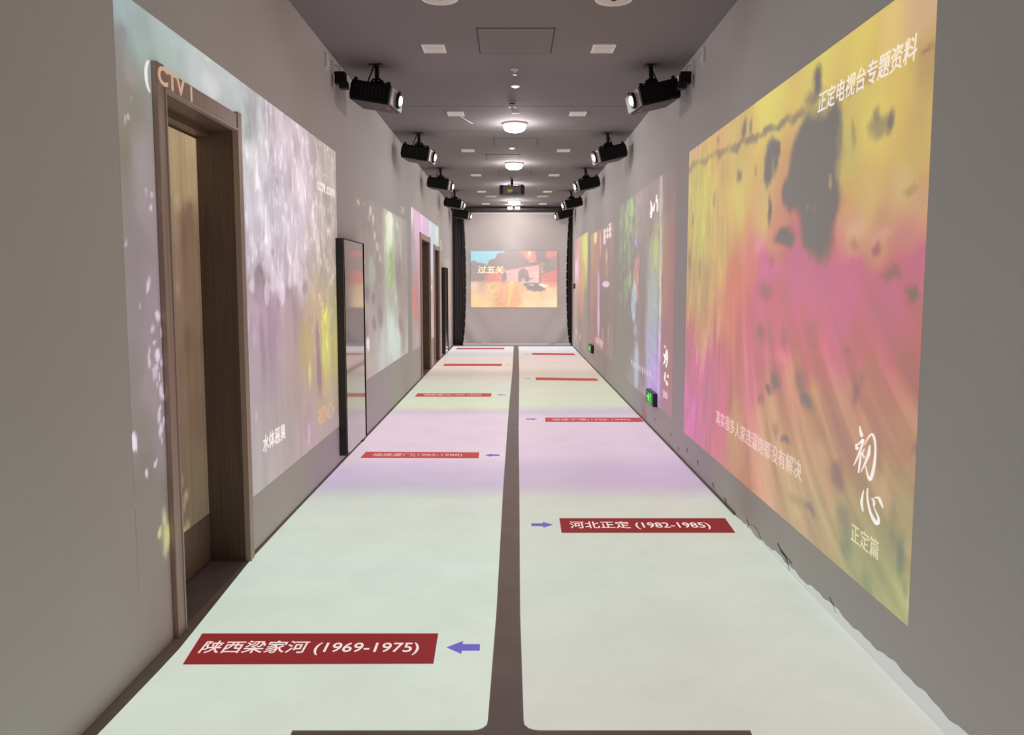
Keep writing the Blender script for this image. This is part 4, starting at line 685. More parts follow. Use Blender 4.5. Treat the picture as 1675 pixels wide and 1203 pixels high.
# ------------------------------------------------------------------ projected floor
GAP_L = [(2.68, -0.081), (3.68, -0.069), (5.95, -0.063), (8.52, -0.046), (10.29, -0.033), (13.85, 0.005), (19.66, 0.040)]
GAP_R = [(2.68, 0.039), (3.68, 0.036), (5.95, 0.052), (8.52, 0.066), (10.29, 0.085), (13.85, 0.118), (19.66, 0.150)]
EDGE_L = [(1.2, -1.335), (2.63, -1.335), (3.25, -1.322), (4.4, -1.375), (5.3, -1.378), (8, -1.372), (12.1, -1.368), (15, -1.374), (19.66, -1.35)]
def interp(tab, y):
    if y <= tab[0][0]:
        return tab[0][1]
    for (a, p), (b, q) in zip(tab, tab[1:]):
        if y <= b:
            return p + (q - p) * (y - a) / (b - a)
    return tab[-1][1]
def floor_panel(name, left, material, label):
    bm = bmesh.new()
    ys = [2.655, 2.66, 2.67, 2.69, 2.72] + [2.72 + (19.7 - 2.72) * i / 90 for i in range(1, 91)]
    prev = None
    z = 0.002
    for y in ys:
        if left:
            o, i = interp(EDGE_L, y), interp(GAP_L, y)
        else:
            o, i = XR - 0.0035, interp(GAP_R, y)
        # rounded inner corner at the near end
        c = max(0, 0.05 - (y - 2.655))
        rr = 0.05 - math.sqrt(max(0, 0.05 ** 2 - c ** 2))
        i = i - rr if left else i + rr
        n = 10
        row = [bm.verts.new((o + (i - o) * k / n, y, z)) for k in range(n + 1)]
        if prev:
            for k in range(n):
                q = (prev[k], prev[k + 1], row[k + 1], row[k])
                bm.faces.new(q if left else q[::-1])
        prev = row
    # the light runs on towards the viewer beside a dark notch
    if left:
        poly(bm, [(-1.335, 2.50, z), (-0.705, 2.50, z), (-0.715, 2.655, z), (-1.335, 2.655, z)])
        poly(bm, [(-1.335, -2.2, z), (-0.081, -2.2, z), (-0.081, 2.50, z), (-1.335, 2.50, z)])  # unseen glowing stretch, added to brighten the near walls
    else:
        poly(bm, [(0.765, 2.50, z), (XR - 0.0035, 2.50, z), (XR - 0.0035, 2.655, z), (0.775, 2.655, z)])
        poly(bm, [(0.039, -2.2, z), (XR - 0.0035, -2.2, z), (XR - 0.0035, 2.50, z), (0.039, 2.50, z)])  # right half of the added unseen stretch
    bmesh.ops.recalc_face_normals(bm, faces=bm.faces[:])
    o = link_mesh(name, bm, material)
    return tag(o, label, 'projection')
floor_panel('projected_floor_light', True, M['floor_light_left'], 'long whitish band of projected light on the left half of the floor')
floor_panel('projected_floor_light', False, M['floor_light_right'], 'long whitish band of projected light on the right half of the floor')

def banner(pts, text, box_, label, far=False, group=None):
    """pts: four floor corners; text box (x, y, w, h)"""
    cx_ = sum(p[0] for p in pts) / 4
    cy_ = sum(p[1] for p in pts) / 4
    t = thing('projected_banner', label, 'projection', (cx_, cy_, 0.0035), group)
    bm = bmesh.new()
    poly(bm, [(x - cx_, y - cy_, 0) for x, y in pts])
    bmesh.ops.recalc_face_normals(bm, faces=bm.faces[:])
    link_mesh('banner_ground', bm, M['banner_far'] if far else M['banner'], t)
    if text:
        x, y, w, h, sh = box_
        place_text('lettering', text, (x - cx_, y - cy_, 0.0012), (1, 0, 0), (0, 1, 0), w, h, M['banner_text_far'] if far else M['banner_text'], t, bold=0.012, shear=sh)
    return t
banner([(-1.285, 3.425), (-0.306, 3.425), (-0.300, 3.14), (-1.255, 3.134)], '陕西梁家河 (1969-1975)', (-1.235, 3.215, 0.865, 0.135, 0.0),
       'red floor banner reading 陕西梁家河 (1969-1975), nearest on the left', group='red banners on the floor')
banner([(0.293, 5.174), (1.317, 5.174), (1.30, 4.863), (0.288, 4.863)], '河北正定 (1982-1985)', (0.345, 4.93, 0.84, 0.17, 0.0),
       'red floor banner reading 河北正定 (1982-1985), nearest on the right', group='red banners on the floor')
banner([(-1.257, 7.27), (-0.281, 7.245), (-0.278, 6.99), (-1.264, 7.005)], '福建厦门(1985-1988)', (-1.18, 7.05, 0.76, 0.15, 0.0),
       'red floor banner reading 福建厦门(1985-1988), second on the left', True, group='red banners on the floor')
banner([(0.36, 9.153), (1.384, 9.153), (1.38, 8.86), (0.349, 8.867)], '福建宁德(1988-1990)', (0.42, 8.93, 0.84, 0.15, 0.0),
       'red floor banner reading 福建宁德(1988-1990), second on the right', True, group='red banners on the floor')
banner([(-1.247, 11.213), (-0.27, 11.213), (-0.27, 10.86), (-1.246, 10.86)], '福建福州(1990-1996)', (-1.15, 10.93, 0.75, 0.2, 0.0),
       'third red floor banner on the left, small faint letters in it', True, group='red banners on the floor')
for pts, lb in (([(0.363, 13.12), (1.289, 12.98), (1.285, 12.65), (0.36, 12.75)], 'third red floor banner on the right, seen as a thin red line'),
                ([(-1.213, 15.35), (-0.18, 15.35), (-0.18, 14.95), (-1.215, 14.95)], 'fourth red floor banner on the left, seen as a thin red line'),
                ([(0.414, 17.75), (1.28, 17.65), (1.28, 17.2), (0.414, 17.3)], 'fourth red floor banner on the right, seen as a thin red line'),
                ([(-1.236, 19.2), (-0.171, 19.2), (-0.171, 18.75), (-1.24, 18.75)], 'last red floor banner on the left, close to the cloth screen')):
    banner(pts, None, None, lb, True, group='red banners on the floor')

def arrow(x0, x1, y, right, hw, label):
    """flat arrow between x0 and x1; hw half width of the head along y"""
    cx_, L = (x0 + x1) / 2, (x1 - x0) / 2
    s = 1 if right else -1
    bm = bmesh.new()
    poly(bm, [(s * L, 0, 0), (s * L * 0.05, hw, 0), (s * L * 0.05, hw * 0.5, 0), (-s * L, hw * 0.5, 0), (-s * L, -hw * 0.5, 0), (s * L * 0.05, -hw * 0.5, 0), (s * L * 0.05, -hw, 0)])
    bmesh.ops.triangulate(bm, faces=bm.faces[:])
    bmesh.ops.recalc_face_normals(bm, faces=bm.faces[:])
    for f in bm.faces:
        if f.normal.z < 0:
            f.normal_flip()
    o = link_mesh('projected_arrow', bm, M['arrow'])
    o.location = (cx_, y, 0.0035)
    tag(o, label, 'projection', 'blue arrows on the floor')
arrow(-0.262, -0.128, 3.288, False, 0.062, 'blue arrow pointing left beside the nearest left banner')
arrow(0.116, 0.249, 5.03, True, 0.062, 'blue arrow pointing right beside the nearest right banner')
arrow(-0.232, -0.105, 7.12, False, 0.062, 'blue arrow pointing left beside the second left banner')
arrow(0.150, 0.275, 9.05, True, 0.06, 'blue arrow pointing right beside the second right banner')
arrow(-0.200, -0.085, 11.05, False, 0.06, 'faint blue arrow beside the third left banner')
arrow(0.19, 0.30, 12.95, True, 0.05, 'faint blue arrow beside the third right banner')
arrow(-0.135, -0.04, 15.15, False, 0.05, 'faint blue arrow beside the fourth left banner')
arrow(0.25, 0.36, 17.5, True, 0.05, 'faint blue arrow beside the fourth right banner')

# ------------------------------------------------------------------ projected pictures on the walls
EPS = 0.0005
def r1_ramp(U, V, col):
    # ploughed furrows fan out below the trees
    low = np.clip((1.55 - V) / 0.6, 0, 1)
    ang = U * 9 + (V - 1.5) * (U - 5.6) * 4.0
    n = fbm(ang, V * 0.9 + 3, 3)
    col = col * (1 + 0.15 * low[..., None] * n[..., None])
    sky = np.clip((V - 1.35) / 0.4, 0, 1)
    hue = np.array([0.96, 1.02, 1.04]) * sky[..., None] + np.array([0.965, 0.98, 0.965]) * (1 - sky[..., None])
    col = col * hue
    n2 = fbm(U * 22, V * 6, 3)
    far = np.clip((U - 5.2) / 0.8, 0, 1)
    return col * (1 + 0.10 * far[..., None] * n2[..., None])
r1 = thing('projected_picture', 'large yellow and magenta film of trees and fields on the near right wall', 'projection', (XR, 4.9, 1.36), 'projected films on the walls')
def reparent(o, root):
    o.parent = root
    o.location = -root.location
    return o
def wall_picture(root, key, frame, res, x, material=None, **kw):
    o = picture_mesh('film_image', key, frame, res, on_x(x), material or M['picture'], root, **kw)
    o.location = -root.location
    return o
wall_picture(r1, 'R1', (2.925, 6.90, 0.240, 2.482), (330, 190), XR - EPS, warp=0.04, amp=0.05, streak=(5, 3), ramp=r1_ramp, soft=1.0)
XT = XR - EPS - 0.0015
def rtext(root, name, s, y, z, w, h, m, bold=0.0, slope=0.0, shear=0.0, spacing=1.0):
    o = place_text(name, s, (XT, y, z), (0, -1, slope), (0, 0, 1), w, h, m, root, bold=bold, shear=shear, spacing=spacing)
    o.location = -root.location
    return o
def ltext(root, name, s, y, z, w, h, m, bold=0.0, slope=0.0, shear=0.0, spacing=1.0, x=None):
    o = place_text(name, s, (XL + EPS + 0.0015 if x is None else x, y, z), (0, 1, slope), (0, 0, 1), w, h, m, root, bold=bold, shear=shear, spacing=spacing)
    o.location = -root.location
    return o
rtext(r1, 'lettering', '正定电视台专题资料', 4.02, 2.222, 0.96, 0.092, M['letter_white'], bold=0.004, slope=0.0, shear=0.15)
rtext(r1, 'lettering', '其实很多人家连温饱都没有解决', 5.81, 0.492, 1.74, 0.098, M['letter_pink'], bold=0.004)
o = stroke_mesh('calligraphy', STROKES['chuxin'], XT, M['letter_white'], r1)
o.location = -r1.location
rtext(r1, 'lettering', '正定篇', 3.45, 0.392, 0.265, 0.078, M['letter_cream'], bold=0.0)

def l1_ramp(U, V, col):
    right = np.clip((U - 4.4) / 0.15, 0, 1)
    up = np.clip((V - 1.25) / 0.3, 0, 1)
    n = fbm(U * 9 + 1.5 * V, V * 5.0 - U, 5)
    n3 = np.clip(fbm(U * 26, V * 13, 4) - 0.12, 0, 1)
    grey = col.mean(-1, keepdims=True)
    col = col + (grey - col) * (0.35 * right * up + 0.3 * (1 - right))[..., None]
    col = col * (1 + (0.04 + 0.12 * right * up)[..., None] * n[..., None] + (0.40 * right * up)[..., None] * n3[..., None])
    n4 = np.clip(fbm(U * 34 + 7, V * 20, 3) - 0.28, 0, 1)
    spk = np.clip((U - 5.6) / 0.4, 0, 1) * np.clip((V - 0.9) / 0.2, 0, 1)
    col = col * (1 + (0.55 * spk)[..., None] * n4[..., None])
    n2 = fbm(U * 11, V * 0.8 + 5, 3)
    return col * (1 + (0.07 * right * (1 - up))[..., None] * n2[..., None])
l1 = thing('projected_picture', 'large pale film of a waterfall around the near door on the left wall', 'projection', (XL, 5.0, 1.36), 'projected films on the walls')
y0, y1, zt, _ = DOORS[0]
HOLE1 = {'u': (y0 - 0.075, y1 + 0.062), 'v': (zt + 0.080,), 'f': lambda u, v: (u > y0 - 0.075) & (u < y1 + 0.062) & (v < zt + 0.080)}
wall_picture(l1, 'L1', (3.085, 6.86, 0.308, 2.478), (330, 190), XL + EPS, hole=HOLE1, warp=0.03, amp=0.03, streak=(4, 4), ramp=l1_ramp, soft=0.85)
ltext(l1, 'lettering', '水体恶臭', 4.70, 0.505, 0.475, 0.098, M['letter_white'], bold=0.014)
ltext(l1, 'lettering', '初心', 6.04, 0.425, 0.56, 0.135, M['letter_orange'], bold=0.006)
ltext(l1, 'lettering', '(二)', 6.235, 0.612, 0.22, 0.065, M['letter_orange'])
ltext(l1, 'lettering', 'cctv.com', 6.19, 2.115, 0.60, 0.075, M['letter_white'], bold=0.01)
bm = bmesh.new()
for k in range(12):
    a0, a1 = PI * (0.15 + 0.7 * k / 12), PI * (0.15 + 0.7 * (k + 1) / 12)
    poly(bm, [(XL + EPS + 0.0015, 6.48 + r * math.cos(a) * 1.3, 2.19 + r * math.sin(a) * 0.55) for r, a in ((0.10, a0), (0.10, a1), (0.125, a1), (0.125, a0))])
bmesh.ops.translate(bm, vec=-l1.location, verts=bm.verts[:])
link_mesh('logo_arc', bm, M['letter_grey'], l1)
# the first letter of the channel mark is on the paint, the rest falls on the casing of the door
bm = bmesh.new()
for k in range(20):
    a0, a1 = PI * (0.55 + 0.9 * k / 20), PI * (0.55 + 0.9 * (k + 1) / 20)
    w0, w1 = 0.3 + math.sin(PI * k / 20) * 0.7, 0.3 + math.sin(PI * (k + 1) / 20) * 0.7
    cy_, cz_ = 3.375, 2.237
    poly(bm, [(XL + EPS + 0.0015, cy_ + 0.052 * math.cos(a) * s, cz_ + 0.062 * math.sin(a) * s) for a, s in ((a0, 1), (a1, 1), (a1, 1 - 0.5 * w1), (a0, 1 - 0.5 * w0))])
bmesh.ops.translate(bm, vec=-l1.location, verts=bm.verts[:])
link_mesh('logo_letter', bm, M['letter_white'], l1)
ltext(l1, 'logo_letters', 'CTV', y0 - 0.068, zt + 0.004, 0.28, 0.075, M['letter_wood'], bold=0.035, x=XL + 0.0235)
bm = bmesh.new()
box(bm, XL + 0.0185, XL + 0.0200, 3.742, 3.760, zt + 0.006, zt + 0.070)
bmesh.ops.translate(bm, vec=-l1.location, verts=bm.verts[:])
link_mesh('logo_bar', bm, M['letter_wood'], l1)

l2 = thing('projected_picture', 'film of a tree-lined lane behind the tall display on the left wall', 'projection', (XL, 9.5, 1.4), 'projected films on the walls')
def l2_ramp(U, V, col):
    n = fbm(U * 16, V * 12, 4)
    up = np.clip((V - 1.2) / 0.3, 0, 1)
    return col * (1 + (0.04 + 0.06 * up)[..., None] * n[..., None])
wall_picture(l2, 'L2', (7.50, 11.40, 0.53, 2.26), (220, 110), XL + EPS, warp=0.05, amp=0.03, streak=(6, 5), ramp=l2_ramp, refl=REFL_MID, soft=0.9)
# small logo marks above the lane film
ltext(l2, 'lettering', '正定', 10.80, 2.33, 0.36, 0.085, M['letter_grey'], bold=0.01)
l3 = thing('projected_picture', 'pink and pale blue film wrapped around the two far doors on the left wall', 'projection', (XL, 14.2, 1.4), 'projected films on the walls')
def h3(u, v):
    r = np.zeros(u.shape, bool)
    for (a, b, t, _), c in ((DOORS[1], 0.075), (DOORS[2], 0.06)):
        r |= (u > a - c) & (u < b + c) & (v < t + c + 0.012)
    return r
HOLE3 = {'u': (DOORS[1][0] - 0.075, DOORS[1][1] + 0.075, DOORS[2][0] - 0.06, DOORS[2][1] + 0.06), 'v': (DOORS[1][2] + 0.087, DOORS[2][2] + 0.072), 'f': h3}
wall_picture(l3, 'L3', (11.90, 16.35, 0.50, 2.50), (200, 100), XL + EPS, hole=HOLE3, warp=0.04, amp=0.04, streak=(6, 5), refl=REFL_FAR)
ltext(l3, 'lettering', '初心', 16.55, 2.10, 0.65, 0.20, M['letter_grey'], bold=0.01)
l4 = thing('projected_picture', 'dim film strip beside the far display near the left curtain', 'projection', (XL, 18.3, 1.2), 'projected films on the walls')
wall_picture(l4, 'L4', (17.2, 19.5, 0.20, 1.95), (90, 70), XL + EPS, warp=0.06, amp=0.04, streak=(5, 3), refl=REFL_FAR)

def r2_ramp(U, V, col):
    # leaves behind the man
    g = np.clip((U - 9.3) / 0.4, 0, 1) * np.clip((V - 0.95) / 0.3, 0, 1)
    n = fbm(U * 13, V * 11, 4)
    leaf = np.clip(n * 2.2, -0.5, 1)
    tint = np.array([0.11, 0.15, 0.08])
    w = np.clip((U - 7.9) / 0.1, 0, 1) * np.clip((8.9 - U) / 0.2, 0, 1)
    n2 = fbm(U * 15, V * 18, 4)
    return col * (1 + g[..., None] * leaf[..., None] * tint + (w * 0.08)[..., None] * n2[..., None])
r2 = thing('projected_picture', 'film with a man in a pale shirt and green leaves, behind the green exit sign', 'projection', (XR, 9.4, 1.36), 'projected films on the walls')
wall_picture(r2, 'R2', (7.42, 11.32, 0.27, 2.455), (280, 150), XR - EPS, warp=0.03, amp=0.03, streak=(6, 5), ramp=r2_ramp, soft=0.8, refl=REFL_MID)
for k, nm in (('top2', 'calligraphy'), ('chuxin2', 'calligraphy'), ('pian2', 'small_lettering')):
    o = stroke_mesh(nm, STROKES[k], XT, M['letter_white'] if k != 'pian2' else M['letter_pink'], r2)
    o.location = -r2.location
r3 = thing('projected_picture', 'brown film of a farmhouse room with a lit window grid on the right wall', 'projection', (XR, 13.4, 1.33), 'projected films on the walls')
wall_picture(r3, 'R3', (11.85, 15.35, 0.37, 2.30), (260, 120), XR - EPS, warp=0.01, amp=0.03, streak=(6, 5), refl=REFL_FAR, soft=0.8)
rtext(r3, 'lettering', '初心篇', 14.3, 0.43, 1.1, 0.12, M['letter_grey'])
r4 = thing('projected_picture', 'yellow and pink film nearest the right curtain', 'projection', (XR, 17.6, 1.28), 'projected films on the walls')
wall_picture(r4, 'R4', (15.95, 19.25, 0.15, 2.40), (140, 90), XR - EPS, warp=0.05, amp=0.04, streak=(6, 3), refl=REFL_FAR)

# ------------------------------------------------------------------ the far end: cloth screen, truss, curtains
YS = 19.9
scr = thing('projection_screen', 'large grey cloth screen laced up at the end of the corridor', 'screen', (0.06, YS, 0))
def cloth_point(u, v):
    # u across 0..1, v up 0..1; sides drawn inwards, folds in the lower corners
    z = 0.03 + v * 3.0
    pinch = 0.055 * math.sin(PI * min(1, max(0, v))) ** 0.8
    xl = -1.175 + pinch - 0.03 * max(0, 0.15 - v) * 6
    xr = 1.250 - pinch + 0.03 * max(0, 0.15 - v) * 6
    x = xl + (xr - xl) * u
    lo = max(0, 0.34 - v) / 0.34
    e = max(0, 1 - 3.4 * min(u, 1 - u))
    y = 0.06 * (math.sin(24 * (v + 1.1 * min(u, 1 - u))) - 0.8) * lo * (e + 0.15) + 0.010 * math.sin(8 * u + 5 * v) * (1 - v)
    y += 0.012 * math.sin(40 * v) * max(0, 1 - 14 * min(u, 1 - u))
    return (x, y, z)
bm = bmesh.new()
nu, nv = 60, 80
grid = [[bm.verts.new(cloth_point(i / nu, j / nv)) for j in range(nv + 1)] for i in range(nu + 1)]
for i in range(nu):
    for j in range(nv):
        bm.faces.new((grid[i][j], grid[i + 1][j], grid[i + 1][j + 1], grid[i][j + 1]))
link_mesh('cloth', bm, M['screen_cloth'], scr, smooth=True)
bm = bmesh.new()
box(bm, -1.20, 1.30, -0.05, -0.02, 0.004, 0.060, bevel=0.005)
link_mesh('bottom_hem', bm, M['hem'], scr)
bm = bmesh.new()
cyl(bm, (-1.30, 0.0, 3.05), (1.30, 0.0, 3.05), 0.022, seg=14)
link_mesh('top_tube', bm, M['offwhite'], scr)
for s in (0, 1):
    for k in range(1, 16):
        x, y, z = cloth_point(s, k / 16)
        bm = bmesh.new()
        cyl(bm, (x, y - 0.004, z), (x + (0.022 if s else -0.022), y - 0.004, z + 0.004), 0.006, seg=6)
        link_mesh('lacing', bm, M['hem'], scr)
def sc_ramp(U, V, col):
    # crisp shapes of the cartoon: gate wall, roof edge, arch, terrace wall, cart and its shadow
    Uw, Vw = U + 0.004 * fbm(U * 30, V * 30, 3), V + 0.004 * fbm(U * 30 + 5, V * 30, 3)
    for pts, (r_, g_, b_), al in GATE:
        ins = np.zeros(U.shape, bool)
        n = len(pts)
        for i in range(n):
            (x0, z0), (x1, z1) = pts[i], pts[(i + 1) % n]
            if z0 != z1:
                c = (z0 > Vw) != (z1 > Vw)
                ins ^= c & (Uw < (x1 - x0) * (Vw - z0) / (z1 - z0) + x0)
        a = ins[..., None] * al
        n = 1 + 0.06 * fbm(U * 18, V * 18, 3)[..., None]
        col = col * (1 - a) + a * np.array([r_, g_, b_], float) * n
    return col
# the picture on the cloth is drawn where the cloth is flat
film = picture_mesh('film_image', 'SC', (-0.951, 1.045, 0.892, 2.186), (230, 150), on_y(YS - 0.03), M['picture_cloth'], None, refl=(0.40, 0.365, 0.36), warp=0.012, amp=0.03, streak=(12, 12), fine=0.035, soft=1.0, ramp=sc_ramp)
pic = thing('projected_picture', 'bright cartoon film of a brick cave gate and yellow sand on the cloth screen', 'projection', (0.05, YS - 0.03, 1.54))
reparent(film, pic)
o = place_text('lettering', '过五关', (-0.955 + 0.155, YS - 0.034, 1.675), (1, 0, 0), (0, 0, 1), 0.60, 0.17, M['letter_gold'], pic, bold=0.012, shear=0.15)
o.location = -pic.location

trs = thing('truss_beam', 'dark beam across the ceiling above the cloth screen', 'beam', (0, YS - 0.25, 3.13))
bm = bmesh.new()
box(bm, XL + 0.005, XR - 0.005, -0.03, 0.03, -0.035, 0.01, bevel=0.004)
link_mesh('rail', bm, M['truss'], trs)
bm = bmesh.new()
box(bm, XL + 0.005, XR - 0.005, 0.10, 0.14, -0.05, 0.0, bevel=0.004)
link_mesh('rail', bm, M['truss'], trs)
for x in (-1.2, 0.0, 1.2):
    bm = bmesh.new()
    cyl(bm, (x, 0, 0.005), (x, 0, 0.069), 0.012, seg=10)
    link_mesh('hanger', bm, M['truss'], trs)

def curtain(x0, x1, label, seedk):
    t = thing('black_curtain', label, 'curtain', ((x0 + x1) / 2, YS + 0.20, 0), 'black curtains beside the screen')
    bm = bmesh.new()
    nu, nv = 50, 24
    w = x1 - x0
    prev = None
    for i in range(nu + 1):
        col = []
        for j in range(nv + 1):
            u, v = i / nu, j / nv
            spread = 1.0 + 0.25 * (1 - v)
            x = (u - 0.5) * w * spread
            if seedk > 0:
                x = x + 0.5 * w * (spread - 1) * -1
            else:
                x = x + 0.5 * w * (spread - 1)
            y = 0.050 * math.sin(u * 2.5 * 2 * PI + 0.6 * math.sin(v * 3 + seedk)) + 0.012 * math.sin(u * 11 * PI + v * 2)
            col.append(bm.verts.new((x, y, 0.01 + v * 3.07)))
        if prev:
            for j in range(nv):
                bm.faces.new((prev[j], col[j], col[j + 1], prev[j + 1]))
        prev = col
    o = link_mesh('drape', bm, M['curtain'], t, smooth=True)
    md = o.modifiers.new('thick', 'SOLIDIFY')
    md.thickness = 0.006
    return t
curtain(-1.325, -1.175, 'black curtain hanging between the left wall and the cloth screen', -1.0)
curtain(1.235, 1.365, 'black curtain hanging between the cloth screen and the right wall', 2.0)
bm = bmesh.new()
box(bm, XR - 0.05, XR, 18.98, 19.06, 1.33, 1.44, bevel=0.006)
tag(link_mesh('wall_box', bm, mat('dark_red_box', (80, 30, 30), 0.5)), 'tiny dark red box on the right wall by the curtain', 'box')

# ------------------------------------------------------------------ wall displays
def display(y0, y1, z0, z1, t, label):
    r = thing('wall_display', label, 'display', (XL, (y0 + y1) / 2, z0), 'tall wall displays')
    yc = (y0 + y1) / 2
    bm = bmesh.new()
    box(bm, 0.0, t, y0 - yc, y1 - yc, 0, z1 - z0, bevel=0.003)
    link_mesh('casing', bm, M['frame_black'], r)
    bm = bmesh.new()
    box(bm, t, t + 0.004, y0 - yc + 0.004, y1 - yc - 0.004, 0.004, z1 - z0 - 0.004, bevel=0.001)
    g = link_mesh('glass_front', bm, M['mirror'], r)
    g['label'] = 'glossy front that mirrors the far wall and floor'
    bm = bmesh.new()
    box(bm, t + 0.004, t + 0.010, y0 - yc, y0 - yc + 0.006, 0, z1 - z0)
    box(bm, t + 0.004, t + 0.010, y1 - yc - 0.006, y1 - yc, 0, z1 - z0)
    box(bm, t + 0.004, t + 0.010, y0 - yc + 0.006, y1 - yc - 0.006, z1 - z0 - 0.008, z1 - z0)
    link_mesh('front_rim', bm, M['black_soft'], r)
    bm = bmesh.new()
    box(bm, 0.004, t - 0.004, y1 - yc - 0.14, y1 - yc - 0.02, -0.03, 0.0)
    link_mesh('cable_tray', bm, M['black_soft'], r)
    return r
display(6.79, 7.70, 0.066, 1.803, 0.058, 'tall black-edged glossy display on the left wall past the near door')
display(16.95, 17.75, 0.05, 1.76, 0.06, 'far tall black display on the left wall past the last door')

# ------------------------------------------------------------------ exit signs low on the right wall
def exit_sign(y0, y1, z0, z1, label):
    yc, zc = (y0 + y1) / 2, (z0 + z1) / 2
    r = thing('exit_sign', label, 'sign', (XR - 0.0045, yc, zc), 'green exit signs at floor level')
    hy, hz = (y1 - y0) / 2, (z1 - z0) / 2
    boxo('housing', (-0.040, 0, -hy, hy, -hz, hz), M['frame_black'], r, bevel=0.004)
    boxo('face', (-0.046, -0.038, -hy + 0.012, hy - 0.012, -hz + 0.010, hz - 0.010), M['green_dark'], r)
    bm = bmesh.new()
    x = -0.048
    # running man: head, body, legs, arms as short limbs; drawn facing the near side
    k = hz / 0.06
    def limb(a, b, w):
        (y_a, z_a), (y_b, z_b) = a, b
        d = math.hypot(y_b - y_a, z_b - z_a)
        ny, nz = -(z_b - z_a) / d * w, (y_b - y_a) / d * w
        poly(bm, [(x, (y_a + ny) * k, (z_a + nz) * k), (x, (y_b + ny) * k, (z_b + nz) * k), (x, (y_b - ny) * k, (z_b - nz) * k), (x, (y_a - ny) * k, (z_a - nz) * k)])
    poly(bm, [(x, (0.0 + 0.011 * math.cos(a)) * k, (0.036 + 0.011 * math.sin(a)) * k) for a in [2 * PI * i / 12 for i in range(12)]])
    limb((0.004, 0.024), (0.018, -0.008), 0.010)
    limb((0.012, -0.004), (-0.018, -0.018), 0.007)
    limb((-0.018, -0.016), (-0.022, -0.044), 0.006)
    limb((0.018, -0.006), (0.034, -0.026), 0.007)
    limb((0.032, -0.026), (0.062, -0.030), 0.006)
    limb((0.002, 0.022), (-0.026, 0.008), 0.005)
    limb((-0.026, 0.008), (-0.040, 0.020), 0.004)
    limb((0.006, 0.020), (0.034, 0.006), 0.005)
    limb((-0.075, 0.045), (-0.075, -0.045), 0.004)
    limb((-0.075, 0.043), (-0.120, 0.043), 0.004)
    limb((-0.120, 0.045), (-0.120, -0.045), 0.004)
    limb((0.075, 0.0), (0.125, 0.0), 0.006)
    limb((0.075, 0.0), (0.095, 0.016), 0.005)
    limb((0.075, 0.0), (0.095, -0.016), 0.005)
    link_mesh('pictogram', bm, M['green_lit'], r)
    return r
exit_sign(8.15, 8.60, 0.262, 0.392, 'lit green exit sign at the foot of the right wall, nearer one')
exit_sign(14.62, 15.10, 0.250, 0.385, 'far lit green exit sign, under the farmhouse film')

